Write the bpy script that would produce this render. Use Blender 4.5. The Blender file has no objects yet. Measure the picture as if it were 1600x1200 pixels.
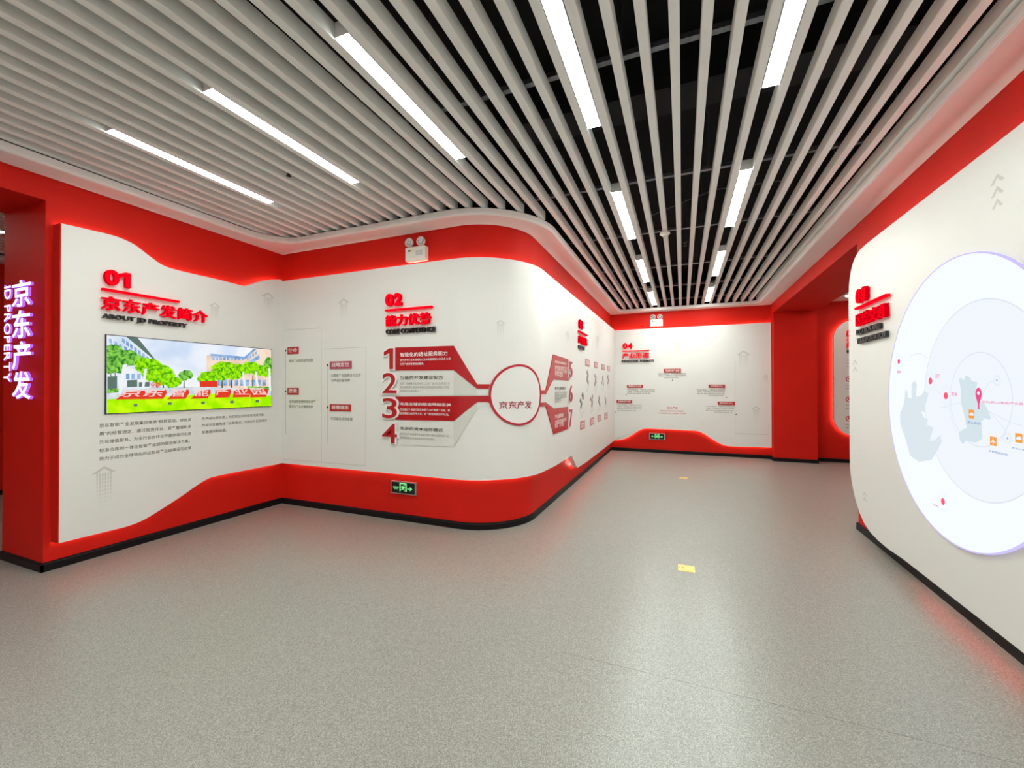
import bpy, bmesh, math, random
from mathutils import Vector
random.seed(7)
SC = bpy.context.scene
COL = SC.collection

# ------------------------------------------------------------------ camera, world, exposure
F_PX, YAW, HORIZON, EYE = 655.0, math.radians(22.1), 604.5, 1.4
PITCH = math.atan((HORIZON - 600) / F_PX)
cd = bpy.data.cameras.new('camera')
cd.sensor_width = 36.0
cd.lens = F_PX / 1600 * 36.0
cd.clip_start = 0.02
cam = bpy.data.objects.new('camera', cd)
COL.objects.link(cam)
cam.location = (0, 0, EYE)
cam.rotation_euler = (math.pi / 2 + PITCH, 0, YAW)
SC.camera = cam
W = bpy.data.worlds.new('world'); SC.world = W
W.use_nodes = True
W.node_tree.nodes['Background'].inputs[0].default_value = (0.5, 0.5, 0.5, 1)
W.node_tree.nodes['Background'].inputs[1].default_value = 0.02
SC.view_settings.view_transform = 'Standard'
SC.view_settings.look = 'None'
SC.view_settings.exposure = 0.0
SC.view_settings.gamma = 1.0
SC.view_settings.use_curve_mapping = False
SC.cycles.use_denoising = True
SC.cycles.max_bounces = 10
SC.cycles.diffuse_bounces = 6
SC.cycles.sample_clamp_indirect = 6.0
LAMP = 42.0          # radiance of the linear lamps
LED = 30.0            # radiance of the strips behind the panels

# ------------------------------------------------------------------ materials
def mat(name, col, rough=0.5, metal=0.0, emit=None, strength=0.0, spec=0.5, grain=0.0, grain_scale=60.0, bump=0.0, bump_scale=200.0):
    m = bpy.data.materials.new(name); m.use_nodes = True
    nt = m.node_tree; b = nt.nodes['Principled BSDF']
    b.inputs['Base Color'].default_value = (*col, 1)
    b.inputs['Roughness'].default_value = rough
    b.inputs['Metallic'].default_value = metal
    b.inputs['Specular IOR Level'].default_value = spec
    if emit:
        b.inputs['Emission Color'].default_value = (*emit, 1)
        b.inputs['Emission Strength'].default_value = strength
    if grain or bump:
        tc = nt.nodes.new('ShaderNodeTexCoord')
    if grain:
        n = nt.nodes.new('ShaderNodeTexNoise'); n.inputs['Scale'].default_value = grain_scale
        n.inputs['Detail'].default_value = 4
        nt.links.new(tc.outputs['Object'], n.inputs['Vector'])
        r = nt.nodes.new('ShaderNodeValToRGB')
        r.color_ramp.elements[0].position = 0.3; r.color_ramp.elements[1].position = 0.7
        r.color_ramp.elements[0].color = (*[c * (1 - grain) for c in col], 1)
        r.color_ramp.elements[1].color = (*[min(1, c * (1 + grain)) for c in col], 1)
        nt.links.new(n.outputs['Fac'], r.inputs['Fac'])
        nt.links.new(r.outputs['Color'], b.inputs['Base Color'])
    if bump:
        n2 = nt.nodes.new('ShaderNodeTexNoise'); n2.inputs['Scale'].default_value = bump_scale
        nt.links.new(tc.outputs['Object'], n2.inputs['Vector'])
        bp = nt.nodes.new('ShaderNodeBump'); bp.inputs['Strength'].default_value = bump
        bp.inputs['Distance'].default_value = 0.002
        nt.links.new(n2.outputs['Fac'], bp.inputs['Height'])
        nt.links.new(bp.outputs['Normal'], b.inputs['Normal'])
    return m

def emis(name, col, strength, col2=None, scale=30.0, lo=0.4, hi=0.6, detail=5):
    """a light-giving surface: screen picture, lamp diffuser, lit letter"""
    m = bpy.data.materials.new(name); m.use_nodes = True
    nt = m.node_tree; nt.nodes.remove(nt.nodes['Principled BSDF'])
    e = nt.nodes.new('ShaderNodeEmission'); e.inputs[0].default_value = (*col, 1); e.inputs[1].default_value = strength
    nt.links.new(e.outputs[0], nt.nodes['Material Output'].inputs[0])
    if col2:
        tc = nt.nodes.new('ShaderNodeTexCoord')
        n = nt.nodes.new('ShaderNodeTexNoise'); n.inputs['Scale'].default_value = scale; n.inputs['Detail'].default_value = detail; n.inputs['Distortion'].default_value = 0.6
        nt.links.new(tc.outputs['Object'], n.inputs['Vector'])
        r = nt.nodes.new('ShaderNodeValToRGB')
        r.color_ramp.elements[0].position = lo; r.color_ramp.elements[1].position = hi
        r.color_ramp.elements[0].color = (*col, 1); r.color_ramp.elements[1].color = (*col2, 1)
        nt.links.new(n.outputs['Fac'], r.inputs['Fac']); nt.links.new(r.outputs['Color'], e.inputs[0])
    return m

def srgb(r, g, b):
    f = lambda c: (c / 255 / 12.92) if c / 255 <= 0.04045 else ((c / 255 + 0.055) / 1.055) ** 2.4
    return (f(r), f(g), f(b))

RED = mat('red_wall_paint', (0.60, 0.0125, 0.0055), 0.6, spec=0.15, grain=0.04, grain_scale=3, bump=0.15, bump_scale=400)
WHITE = mat('white_panel_paint', (0.78, 0.77, 0.735), 0.45, grain=0.01, grain_scale=2, bump=0.03, bump_scale=300)
SOFFIT = mat('white_ceiling_paint', (0.86, 0.855, 0.84), 0.6, grain=0.015, grain_scale=2, bump=0.05, bump_scale=300)
SLAT = mat('pale_grey_aluminium_baffle', (0.90, 0.93, 0.90), 0.6, grain=0.02, grain_scale=5)
VOID = mat('black_ceiling_paint', (0.004, 0.004, 0.004), 0.9, grain=0.3, grain_scale=4)
RAIL = mat('galvanised_steel_rail', (0.20, 0.21, 0.23), 0.35, 0.8, grain=0.15, grain_scale=40)
BLACK = mat('black_skirting', (0.006, 0.004, 0.005), 0.5, spec=0.2, grain=0.3, grain_scale=30)
HOUSING = mat('white_lamp_housing', (0.8, 0.8, 0.8), 0.4, grain=0.01)
DIFFUSER = emis('linear_lamp_diffuser', (0.92, 1.0, 0.955), LAMP)
STRIP = emis('led_strip_glow', (1.0, 1.0, 0.85), LED)
SIGN_RED = emis('lit_red_acrylic', srgb(255, 8, 30), 1.15)
SIGN_RED_SIDE = emis('lit_red_acrylic_side', srgb(205, 0, 18), 1.0)
SIGN_BLACK = mat('black_acrylic', (0.012, 0.010, 0.011), 0.35, grain=0.2)
PRINT_RED = mat('printed_red', srgb(196, 34, 34), 0.45, grain=0.03)
PRINT_PALE_RED = mat('printed_wine_red', srgb(160, 40, 60), 0.45, grain=0.03)
PRINT_GREY = mat('printed_mid_grey', srgb(120, 118, 112), 0.5, grain=0.03)
PRINT_DARK = mat('printed_dark_grey', srgb(75, 68, 64), 0.5, grain=0.03)
PRINT_LIGHT = mat('printed_faint_grey', srgb(203, 202, 196), 0.5, grain=0.02)
PRINT_SOFT = mat('printed_soft_grey', srgb(168, 166, 160), 0.5, grain=0.02)
PLATE_RED = mat('dark_red_acrylic_plate', srgb(178, 24, 30), 0.3, grain=0.03)
PLATE_GREY = mat('pale_grey_acrylic_plate', srgb(222, 222, 216), 0.4, grain=0.01)
PLATE_GREY2 = mat('shaded_grey_print', srgb(208, 208, 200), 0.4, grain=0.01)
INK_WHITE = mat('white_ink', (0.86, 0.84, 0.82), 0.5, grain=0.01)
BRASS = mat('brass', (0.86, 0.66, 0.22), 0.4, 0.35, grain=0.06, grain_scale=80)
BRASS_DARK = mat('dark_brass', (0.5, 0.34, 0.10), 0.35, 0.85, grain=0.06, grain_scale=80)
PLASTIC = mat('ivory_plastic', (0.78, 0.77, 0.70), 0.4, grain=0.01)
CHROME = mat('bright_reflector', (0.8, 0.82, 0.84), 0.12, 0.9, grain=0.1, grain_scale=60)
ALU = mat('brushed_aluminium', (0.6, 0.6, 0.6), 0.35, 0.8, grain=0.06, grain_scale=80)
EXIT_FACE = mat('black_exit_face', (0.004, 0.010, 0.006), 0.3, grain=0.1)
EXIT_GREEN = emis('exit_green_light', srgb(150, 255, 160), 1.0)
SPRINK = mat('dark_bronze_metal', (0.05, 0.03, 0.03), 0.4, 0.7, grain=0.1)

def floor_material():
    m = bpy.data.materials.new('speckled_grey_vinyl'); m.use_nodes = True
    nt = m.node_tree; b = nt.nodes['Principled BSDF']; L = nt.links.new
    tc = nt.nodes.new('ShaderNodeTexCoord')
    n = nt.nodes.new('ShaderNodeTexNoise'); n.inputs['Scale'].default_value = 290; n.inputs['Detail'].default_value = 3
    L(tc.outputs['Object'], n.inputs['Vector'])
    r = nt.nodes.new('ShaderNodeValToRGB'); e = r.color_ramp.elements
    e[0].position = 0.34; e[0].color = (0.148, 0.144, 0.126, 1)
    e[1].position = 0.66; e[1].color = (0.44, 0.432, 0.38, 1)
    x = e.new(0.5); x.color = (0.262, 0.256, 0.224, 1)
    L(n.outputs['Fac'], r.inputs['Fac'])
    n2 = nt.nodes.new('ShaderNodeTexNoise'); n2.inputs['Scale'].default_value = 0.8; n2.inputs['Detail'].default_value = 1
    L(tc.outputs['Object'], n2.inputs['Vector'])
    mr = nt.nodes.new('ShaderNodeMapRange'); mr.inputs[3].default_value = 0.31; mr.inputs[4].default_value = 0.36
    L(n2.outputs['Fac'], mr.inputs[0]); L(mr.outputs[0], b.inputs['Roughness'])
    L(r.outputs['Color'], b.inputs['Base Color'])
    bp = nt.nodes.new('ShaderNodeBump'); bp.inputs['Strength'].default_value = 0.12; bp.inputs['Distance'].default_value = 0.001
    L(n.outputs['Fac'], bp.inputs['Height']); L(bp.outputs['Normal'], b.inputs['Normal'])
    b.inputs['Specular IOR Level'].default_value = 1.0
    return m
FLOOR = floor_material()

# ------------------------------------------------------------------ surfaces of the room
sy, cy = math.sin(YAW), math.cos(YAW)
FWD = Vector((-sy * math.cos(PITCH), cy * math.cos(PITCH), math.sin(PITCH)))
RGT = Vector((cy, sy, 0))
UPV = RGT.cross(FWD)

def ray(u, v):
    return FWD + RGT * ((u - 800) / F_PX) - UPV * ((v - 600) / F_PX)

class Surf:
    """a wall surface that runs along a plan path; s is metres along it, z height, off metres towards the room"""
    def __init__(self, pts):
        self.p = [Vector((x, y)) for x, y in pts]
        self.s = [0.0]
        for a, b in zip(self.p, self.p[1:]):
            self.s.append(self.s[-1] + (b - a).length)
        seg = []
        for a, b in zip(self.p, self.p[1:]):
            t = (b - a).normalized(); seg.append(Vector((t.y, -t.x)))
        self.n = [seg[0]]
        for a, b in zip(seg, seg[1:]):
            self.n.append((a + b).normalized())
        self.n.append(seg[-1])
    def at(self, s, z, off=0.0):
        k = 0
        while k < len(self.s) - 2 and s > self.s[k + 1]: k += 1
        t = (s - self.s[k]) / (self.s[k + 1] - self.s[k])
        p = self.p[k].lerp(self.p[k + 1], t)
        tt = min(1, max(0, t))
        n = self.n[k].lerp(self.n[k + 1], tt).normalized()
        return Vector((p.x + n.x * off, p.y + n.y * off, z))
    def hit(self, u, v, off=0.0):
        d = ray(u, v); best = None; last = len(self.p) - 2
        for k in range(last + 1):
            a, b = self.p[k] + self.n[k] * off, self.p[k + 1] + self.n[k + 1] * off; e = b - a
            det = -d.x * e.y + d.y * e.x
            if abs(det) < 1e-9: continue
            t = (-a.x * e.y + a.y * e.x) / det
            w = (d.x * a.y - d.y * a.x) / det
            lo = -0.5 if k == 0 else -1e-6
            hi = 1.5 if k == last else 1 + 1e-6
            if t > 0 and lo <= w <= hi and (best is None or t < best[0]):
                best = (t, self.s[k] + w * (self.p[k + 1] - self.p[k]).length, EYE + t * d.z)
        return (best[1], best[2])
    def curved(self):
        return [self.s[k] for k in range(1, len(self.s) - 1)]

def arc(cx, cyy, r, a0, a1, n):
    return [(cx + r * math.cos(a0 + (a1 - a0) * i / n), cyy + r * math.sin(a0 + (a1 - a0) * i / n)) for i in range(n + 1)]

H = math.pi / 2
WALL_L = Surf([(-4.48, 1.61), (-4.48, 3.65)])
WALL_M = Surf([(-4.48, 3.65)] + arc(-2.07, 4.25, 0.60, -H, 0, 30) + [(-1.47, 9.45)])
WALL_F = Surf([(-1.47, 9.45), (1.6, 9.45)])
WALL_R = Surf([(1.6, 5.1), (1.6, -3.5)])
JAMB_L = Surf([(-5.14, 1.61), (-4.48, 1.61)])
PAN_L = Surf([(-4.37, 1.655), (-4.37, 3.55)])
PAN_M = Surf([(-4.3705, 3.55)] + arc(-2.07, 4.25, 0.70, -H, 0, 36) + [(-1.37, 9.345)])
PAN_F = Surf([(-1.3705, 9.35), (1.59, 9.35)])
PAN_B = Surf([(2.2, 9.4), (5.6, 9.4)])
PAN_R = Surf([(1.5, 5.2), (1.5, -2.5)])

# ------------------------------------------------------------------ mesh helpers
def link(name, verts, faces, m, parent=None, kind=None, smooth=False, mats=None, fmat=None):
    c = Vector((0, 0, 0))
    verts = [Vector(v) for v in verts]
    lo = Vector((min(v.x for v in verts), min(v.y for v in verts), min(v.z for v in verts)))
    hi = Vector((max(v.x for v in verts), max(v.y for v in verts), max(v.z for v in verts)))
    c = (lo + hi) / 2
    me = bpy.data.meshes.new(name)
    me.from_pydata([v - c for v in verts], [], faces)
    for mm in (mats or [m]): me.materials.append(mm)
    if fmat:
        for p, k in zip(me.polygons, fmat): p.material_index = k
    if smooth:
        for p in me.polygons: p.use_smooth = True
    me.update()
    o = bpy.data.objects.new(name, me); COL.objects.link(o)
    if parent:
        o.parent = parent; o.location = c - world_loc(parent)
    else:
        o.location = c
    if name in ('printed_text', 'printed_route', 'printed_building', 'printed_arrow', 'printed_chevron', 'printed_icon', 'english_lettering', 'body_lettering',
                'heading_lettering', 'lettering', 'picture_window', 'printed_line', 'pictogram', 'hanger_rod', 'printed_ring', 'printed_dot'): kind = kind or 'stuff'
    if kind: o['kind'] = kind
    return o

def world_loc(o):
    l = Vector(o.location)
    while o.parent: o = o.parent; l += Vector(o.location)
    return l

def root(name, loc, label, cat, group=None):
    o = bpy.data.objects.new(name, None); COL.objects.link(o)
    o.location = loc; o.empty_display_size = 0.1
    o['label'] = label; o['category'] = cat
    if group: o['group'] = group
    return o

def box(x0, x1, y0, y1, z0, z1):
    v = [(x, y, z) for z in (z0, z1) for y in (y0, y1) for x in (x0, x1)]
    f = [(0, 2, 3, 1), (4, 5, 7, 6), (0, 1, 5, 4), (2, 6, 7, 3), (0, 4, 6, 2), (1, 3, 7, 5)]
    return v, f

def join(*parts):
    V, Fc = [], []
    for v, f in parts:
        k = len(V); V += list(v); Fc += [tuple(i + k for i in q) for q in f]
    return V, Fc

def tess(outline, cuts=()):
    """triangulate a 2D outline and cut it at the given s values -> verts2d, faces, boundary edges (directed)"""
    bm = bmesh.new()
    vs = [bm.verts.new((a, b, 0)) for a, b in outline]
    f = bm.faces.new(vs); f.normal_update()
    if f.normal.z < 0: f.normal_flip()
    bmesh.ops.triangulate(bm, faces=bm.faces[:], ngon_method='EAR_CLIP')
    s0 = min(a for a, b in outline); s1 = max(a for a, b in outline)
    for c in cuts:
        if s0 + 1e-4 < c < s1 - 1e-4:
            bmesh.ops.bisect_plane(bm, geom=bm.verts[:] + bm.edges[:] + bm.faces[:], plane_co=(c, 0, 0), plane_no=(1, 0, 0), dist=1e-5)
    bm.verts.index_update()
    V = [(v.co.x, v.co.y) for v in bm.verts]
    Fc = [tuple(v.index for v in q.verts) for q in bm.faces]
    B = []
    for q in bm.faces:
        for lp in q.loops:
            if len(lp.edge.link_faces) == 1: B.append((lp.vert.index, lp.link_loop_next.vert.index))
    bm.free()
    return V, Fc, B

def flat(surf, outline, off):
    V, Fc, B = tess(outline, surf.curved())
    return [surf.at(s, z, off) for s, z in V], Fc

def prism(surf, outline, off0, off1):
    V, Fc, B = tess(outline, surf.curved())
    n = len(V)
    v = [surf.at(s, z, off1) for s, z in V] + [surf.at(s, z, off0) for s, z in V]
    f = list(Fc) + [tuple(i + n for i in reversed(q)) for q in Fc] + [(b, a, a + n, b + n) for a, b in B]
    return v, f

def rect(s0, z0, s1, z1): return [(s0, z0), (s1, z0), (s1, z1), (s0, z1)]

def circle(s, z, r, n=32, rz=None):
    return [(s + r * math.cos(2 * math.pi * i / n), z + (rz or r) * math.sin(2 * math.pi * i / n)) for i in range(n)]

def ring(surf, s, z, r0, r1, off0, off1=None, n=48, a0=0.0, a1=2 * math.pi):
    V, Fc = [], []
    full = abs(a1 - a0) > 6.28
    for i in range(n + 1):
        a = a0 + (a1 - a0) * i / n
        for r in (r0, r1):
            V.append(surf.at(s + r * math.cos(a), z + r * math.sin(a), off1 if off1 is not None else off0))
        if off1 is not None:
            for r in (r0, r1): V.append(surf.at(s + r * math.cos(a), z + r * math.sin(a), off0))
    st = 4 if off1 is not None else 2
    for i in range(n):
        a, b = i * st, (i + 1) * st
        Fc.append((a, a + 1, b + 1, b))
        if st == 4:
            Fc += [(a + 1, a + 3, b + 3, b + 1), (a + 2, a, b, b + 2)]
    return V, Fc

def polyline(pts, w):
    """thin printed line as quads in 2D"""
    out = []
    for (a, b), (c, d) in zip(pts, pts[1:]):
        L = math.hypot(c - a, d - b) or 1; nx, ny = -(d - b) / L * w / 2, (c - a) / L * w / 2
        out.append([(a - nx, b - ny), (c - nx, d - ny), (c + nx, d + ny), (a + nx, b + ny)])
    return out

def flats(surf, outlines, off): return join(*[flat(surf, o, off) for o in outlines])

def pxs(surf, pts): return [surf.hit(u, v) for u, v in pts]
def pxbox(surf, a, b, off=0.0, h=None):
    s0, z1 = surf.hit(a[0], a[1], off); s1, z0 = surf.hit(b[0], b[1], off)
    if h: zm = (z0 + z1) / 2; return s0, zm - h / 2, s1, zm + h / 2
    if z1 < z0 + 0.004: z1, z0 = (z0 + z1) / 2 + 0.01, (z0 + z1) / 2 - 0.01
    return s0, z0, s1, z1

_txt = {}
def glyphs(body, bold=0.0, res=2, extrude=0.0):
    key = (body, bold, res, extrude)
    if key in _txt: return _txt[key]
    if body == '1':
        q = bold
        P = [(0.0 - q, 0.47 - q * 1.2), (0.20 - q, 0.565 - q * 1.6), (0.20 - q, -q), (0.315 + q, -q), (0.315 + q, 0.70 + q), (0.20 - q, 0.70 + q), (0.0 - q, 0.585 + q)]
        V = [(x, y, extrude) for x, y in P]; Fc = [tuple(range(7))]
        Fc = [(0, 1, 5, 6), (1, 2, 3, 4, 5)]
        if extrude:
            V += [(x, y, -extrude) for x, y in P]
            Fc += [(13, 12, 8, 7), (12, 11, 10, 9, 8)] + [(i, i + 7, (i + 1) % 7 + 7, (i + 1) % 7) for i in range(7)]
        _txt[key] = (V, Fc); return V, Fc
    c = bpy.data.curves.new('tmp', 'FONT'); c.body = body; c.resolution_u = res; c.offset = bold
    c.extrude = extrude; c.fill_mode = 'FRONT' if extrude == 0 else 'BOTH'
    o = bpy.data.objects.new('tmp', c); COL.objects.link(o)
    dg = bpy.context.evaluated_depsgraph_get()
    me = bpy.data.meshes.new_from_object(o.evaluated_get(dg), depsgraph=dg)
    V = [tuple(v.co) for v in me.vertices]; Fc = [tuple(p.vertices) for p in me.polygons]
    bpy.data.objects.remove(o); bpy.data.curves.remove(c); bpy.data.meshes.remove(me)
    _txt[key] = (V, Fc)
    return V, Fc

def text(surf, body, bx, off, bold=0.0, res=2, fit='both', rot=False, align='c'):
    V, Fc = glyphs(body, bold, res)
    if rot: V = [(y, -x, z) for x, y, z in V]
    s0, z0, s1, z1 = bx
    xa, xb = min(v[0] for v in V), max(v[0] for v in V); ya, yb = min(v[1] for v in V), max(v[1] for v in V)
    kx = (s1 - s0) / (xb - xa)
    if fit == 'w':
        zc = (z0 + z1) / 2; ky = kx; base = zc - ky * (ya + yb) / 2
        return [surf.at(s0 + (x - xa) * kx, base + y * ky, off) for x, y, z in V], Fc
    ky = (z1 - z0) / (yb - ya)
    return [surf.at(s0 + (x - xa) * kx, z0 + (y - ya) * ky, off) for x, y, z in V], Fc

def solid_chars(surf, body, bx, off0, off1, bold, parent, name, front, side, cjk=True, each=True, res=4, rot=False):
    """raised letters; each character a child of its own when each=True"""
    s0, z0, s1, z1 = bx
    if each:
        chars = []; x = 0.0
        for ch in body:
            V, Fc = glyphs(ch, bold, res, 0.5)
            w = 1.0 if cjk else max(v[0] for v in V) + 0.06
            chars.append((x, V, Fc)); x += w
    else:
        V, Fc = glyphs(body, bold, res, 0.5); chars = [(0.0, V, Fc)]
    if rot: chars = [(0.0, [(y, -(x + v), z) for v, y, z in V], Fc) for x, V, Fc in chars]
    allv = [(x + v[0], v[1]) for x, V, Fc in chars for v in V]
    xa, xb = min(v[0] for v in allv), max(v[0] for v in allv); ya, yb = min(v[1] for v in allv), max(v[1] for v in allv)
    kx, ky = (s1 - s0) / (xb - xa), (z1 - z0) / (yb - ya)
    for x, V, Fc in chars:
        P = [surf.at(s0 + (x + a - xa) * kx, z0 + (b - ya) * ky, off1 if h > 0 else off0) for a, b, h in V]
        fm = [0 if all(V[i][2] > 0 for i in q) else 1 for q in Fc]
        link(name, P, Fc, None, parent, mats=[front, side], fmat=fm)

def lathe(profile, n=24, axis='z'):
    V, Fc = [], []
    for r, h in profile:
        for i in range(n):
            a = 2 * math.pi * i / n; V.append((r * math.cos(a), r * math.sin(a), h))
    m = len(profile)
    for k in range(m - 1):
        for i in range(n):
            j = (i + 1) % n
            Fc.append((k * n + i, k * n + j, (k + 1) * n + j, (k + 1) * n + i))
    Fc.append(tuple(range((m - 1) * n, m * n))); Fc.append(tuple(reversed(range(n))))
    if axis == '-y': V = [(x, -z, y) for x, y, z in V]
    return V, Fc

def move(g, d): return [(v[0] + d[0], v[1] + d[1], v[2] + d[2]) for v in g[0]], g[1]

# ------------------------------------------------------------------ room shell
# floor: one sheet of vinyl with two faint welded joints cut into it
fx0, fx1, fy0, fy1 = -8.3, 6.5, -3.6, 9.7
v, f = box(fx0, fx1, fy0, fy1, -0.1, 0.0)
floor = link('floor', v, f, FLOOR, kind='structure')
j1 = mat('vinyl_joint', (0.11, 0.10, 0.09), 0.5, grain=0.1)
v, f = box(-0.6, 1.6, 2.158, 2.1595, 0.0, 0.0003)
link('floor_joint', v, f, j1, floor)

def curve_wall(name, surf, thick, z0, z1, m, kind='structure'):
    s_ = [surf.s[0]] + surf.curved() + [surf.s[-1]]
    V, Fc = [], []
    for s in s_:
        V += [surf.at(s, z0, 0), surf.at(s, z1, 0), surf.at(s, z1, -thick), surf.at(s, z0, -thick)]
    for i in range(len(s_) - 1):
        a, b = 4 * i, 4 * i + 4
        Fc += [(a, b, b + 1, a + 1), (a + 1, b + 1, b + 2, a + 2), (a + 2, b + 2, b + 3, a + 3)]
    Fc += [(0, 1, 2, 3), (len(V) - 1, len(V) - 2, len(V) - 3, len(V) - 4)]
    return link(name, V, Fc, m, kind=kind)

ZC = 3.0
WT = 3.10
v, f = box(-5.14, -4.48, 1.61, 3.66, 0, WT); link('wall_left', v, f, RED, kind='structure')
v, f = box(-5.14, -4.48, -1.6, 1.61, 2.82, WT); link('beam_left', v, f, RED, kind='structure')
v, f = box(-5.14, -4.48, -3.6, -1.6, 0, WT); link('wall_rear_left', v, f, RED, kind='structure')
curve_wall('wall_middle', WALL_M, 0.12, 0, WT, RED)
v, f = box(-1.59, 1.6, 9.45, 9.6, 0, WT); link('wall_far', v, f, RED, kind='structure')
v, f = box(1.6, 2.3, -3.6, 5.1, 0, WT); link('wall_right', v, f, RED, kind='structure')
v, f = box(1.6, 2.29, 5.1, 9.2, 2.81, WT); link('beam_right', v, f, RED, kind='structure')
v, f = box(1.6, 2.29, 9.2, 9.6, 0, WT); link('pillar_far', v, f, RED, kind='structure')
v, f = box(2.29, 6.5, 9.5, 9.65, 0, WT); link('wall_far_right', v, f, RED, kind='structure')
v, f = box(6.4, 6.5, 3.6, 9.5, 0, WT); link('wall_side_right', v, f, RED, kind='structure')
v, f = box(2.3, 6.4, 3.5, 3.6, 0, WT); link('wall_side_rear', v, f, RED, kind='structure')
v, f = box(-5.14, 2.3, -3.7, -3.6, 0, WT); link('wall_rear', v, f, WHITE, kind='structure')
v, f = box(-8.3, -8.2, -3.6, 3.7, 0, WT); link('wall_side_left', v, f, RED, kind='structure')
v, f = box(-8.2, -5.14, 3.66, 3.76, 0, WT); link('wall_side_left_far', v, f, RED, kind='structure')

# skirting boards with a small cap
def skirting(name, surf):
    prof = [(0.0, 0.0), (0.014, 0.0), (0.014, 0.054), (0.010, 0.060), (0.010, 0.066), (0.0, 0.068)]
    s_ = [surf.s[0]] + surf.curved() + [surf.s[-1]]
    V, Fc = [], []; n = len(prof)
    for s in s_: V += [surf.at(s, z, o) for o, z in prof]
    for i in range(len(s_) - 1):
        for k in range(n - 1):
            a, b = i * n + k, (i + 1) * n + k; Fc.append((a, b, b + 1, a + 1))
    Fc += [tuple(range(n)), tuple(reversed(range(len(V) - n, len(V))))]
    link(name, V, Fc, BLACK, kind='structure')
skirting('baseboard_left', Surf([(-5.14, 1.61), (-4.466, 1.61)]))
skirting('baseboard_left_side', Surf([(-4.48, 1.596), (-4.48, 3.65)]))
skirting('baseboard_middle', WALL_M)
skirting('baseboard_far', WALL_F)
skirting('baseboard_pillar', Surf([(1.6, 9.45), (1.6, 9.2)]))
skirting('baseboard_pillar_front', Surf([(1.586, 9.2), (2.304, 9.2)]))
skirting('baseboard_far_right', Surf([(2.29, 9.5), (6.4, 9.5)]))
skirting('baseboard_right_end', Surf([(2.3, 5.1), (1.586, 5.1)]))
skirting('baseboard_right', Surf([(1.6, 5.114), (1.6, -3.6)]))
skirting('baseboard_side_left', Surf([(-8.2, -3.6), (-8.2, 3.66)]))
skirting('baseboard_side_left_far', Surf([(-8.2, 3.66), (-5.14, 3.66)]))

# plaster border of the ceiling: flat underside, rounded lip
pairs = []
def seg(o0, o1, i0, i1, n=1):
    for k in range(n + 1):
        t = k / n
        pairs.append(((o0[0] + (o1[0] - o0[0]) * t, o0[1] + (o1[1] - o0[1]) * t), (i0[0] + (i1[0] - i0[0]) * t, i0[1] + (i1[1] - i0[1]) * t)))
IL, IM, IX, IFY, IR = -4.24, 3.41, -1.23, 9.24, 1.36
r = 0.34
pairs.append(((-4.48, -3.6), (IL, -3.36)))
pairs.append(((-4.48, IM - r), (IL, IM - r)))
for p in arc(IL + r, IM - r, r, math.pi, H, 12)[1:-1]: pairs.append(((-4.48, 3.65), p))
pairs.append(((IL + r, 3.65), (IL + r, IM)))
for a, b in zip(arc(-2.07, 4.25, 0.60, -H, 0, 30), arc(-2.07, 4.25, 0.84, -H, 0, 30)): pairs.append((a, b))
r = 0.14
pairs.append(((-1.47, IFY - r), (IX, IFY - r)))
for p in arc(IX + r, IFY - r, r, math.pi, H, 8)[1:-1]: pairs.append(((-1.47, 9.45), p))
pairs.append(((IX + r, 9.45), (IX + r, IFY)))
pairs.append(((IR - r, 9.45), (IR - r, IFY)))
for p in arc(IR - r, IFY - r, r, H, 0, 8)[1:-1]: pairs.append(((1.6, 9.45), p))
pairs.append(((1.6, IFY - r), (IR, IFY - r)))
pairs.append(((1.6, -3.6), (IR, -3.36)))
pairs.append(((-4.48, -3.6), (IL, -3.36)))
V, Fc = [], []
for (ox, oy), (ix, iy) in pairs:
    d = Vector((ox - ix, oy - iy)); d = d.normalized() if d.length else d
    V.append((ox, oy, ZC))
    for back, z in ((0.022, ZC), (0.010, ZC + 0.004), (0.003, ZC + 0.012), (0.0, ZC + 0.024), (0.0, ZC + 0.062)):
        V.append((ix + d.x * back, iy + d.y * back, z))
    V.append((ox, oy, ZC + 0.062))
n = 7
for i in range(len(pairs) - 1):
    for k in range(n - 1):
        a, b = i * n + k, (i + 1) * n + k; Fc.append((a, a + 1, b + 1, b))
link('ceiling_border', V, Fc, SOFFIT, kind='structure')

# black slab above the baffles, with the sides of the void
parts = [box(-8.3, 6.5, -3.7, 9.7, 3.80, 3.9), box(-4.60, -4.48, -3.6, 3.65, WT, 3.8), box(-4.6, -1.59, 3.66, 3.74, WT, 3.8),
         box(-1.60, -1.52, 3.75, 9.45, WT, 3.8), box(-1.59, 1.6, 9.46, 9.55, WT, 3.8), box(1.61, 1.7, -3.6, 9.45, WT, 3.8), box(-4.48, 1.6, -3.65, -3.6, WT, 3.8)]
v, f = join(*parts)
ceiling = link('ceiling', v, f, VOID, kind='structure')

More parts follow.
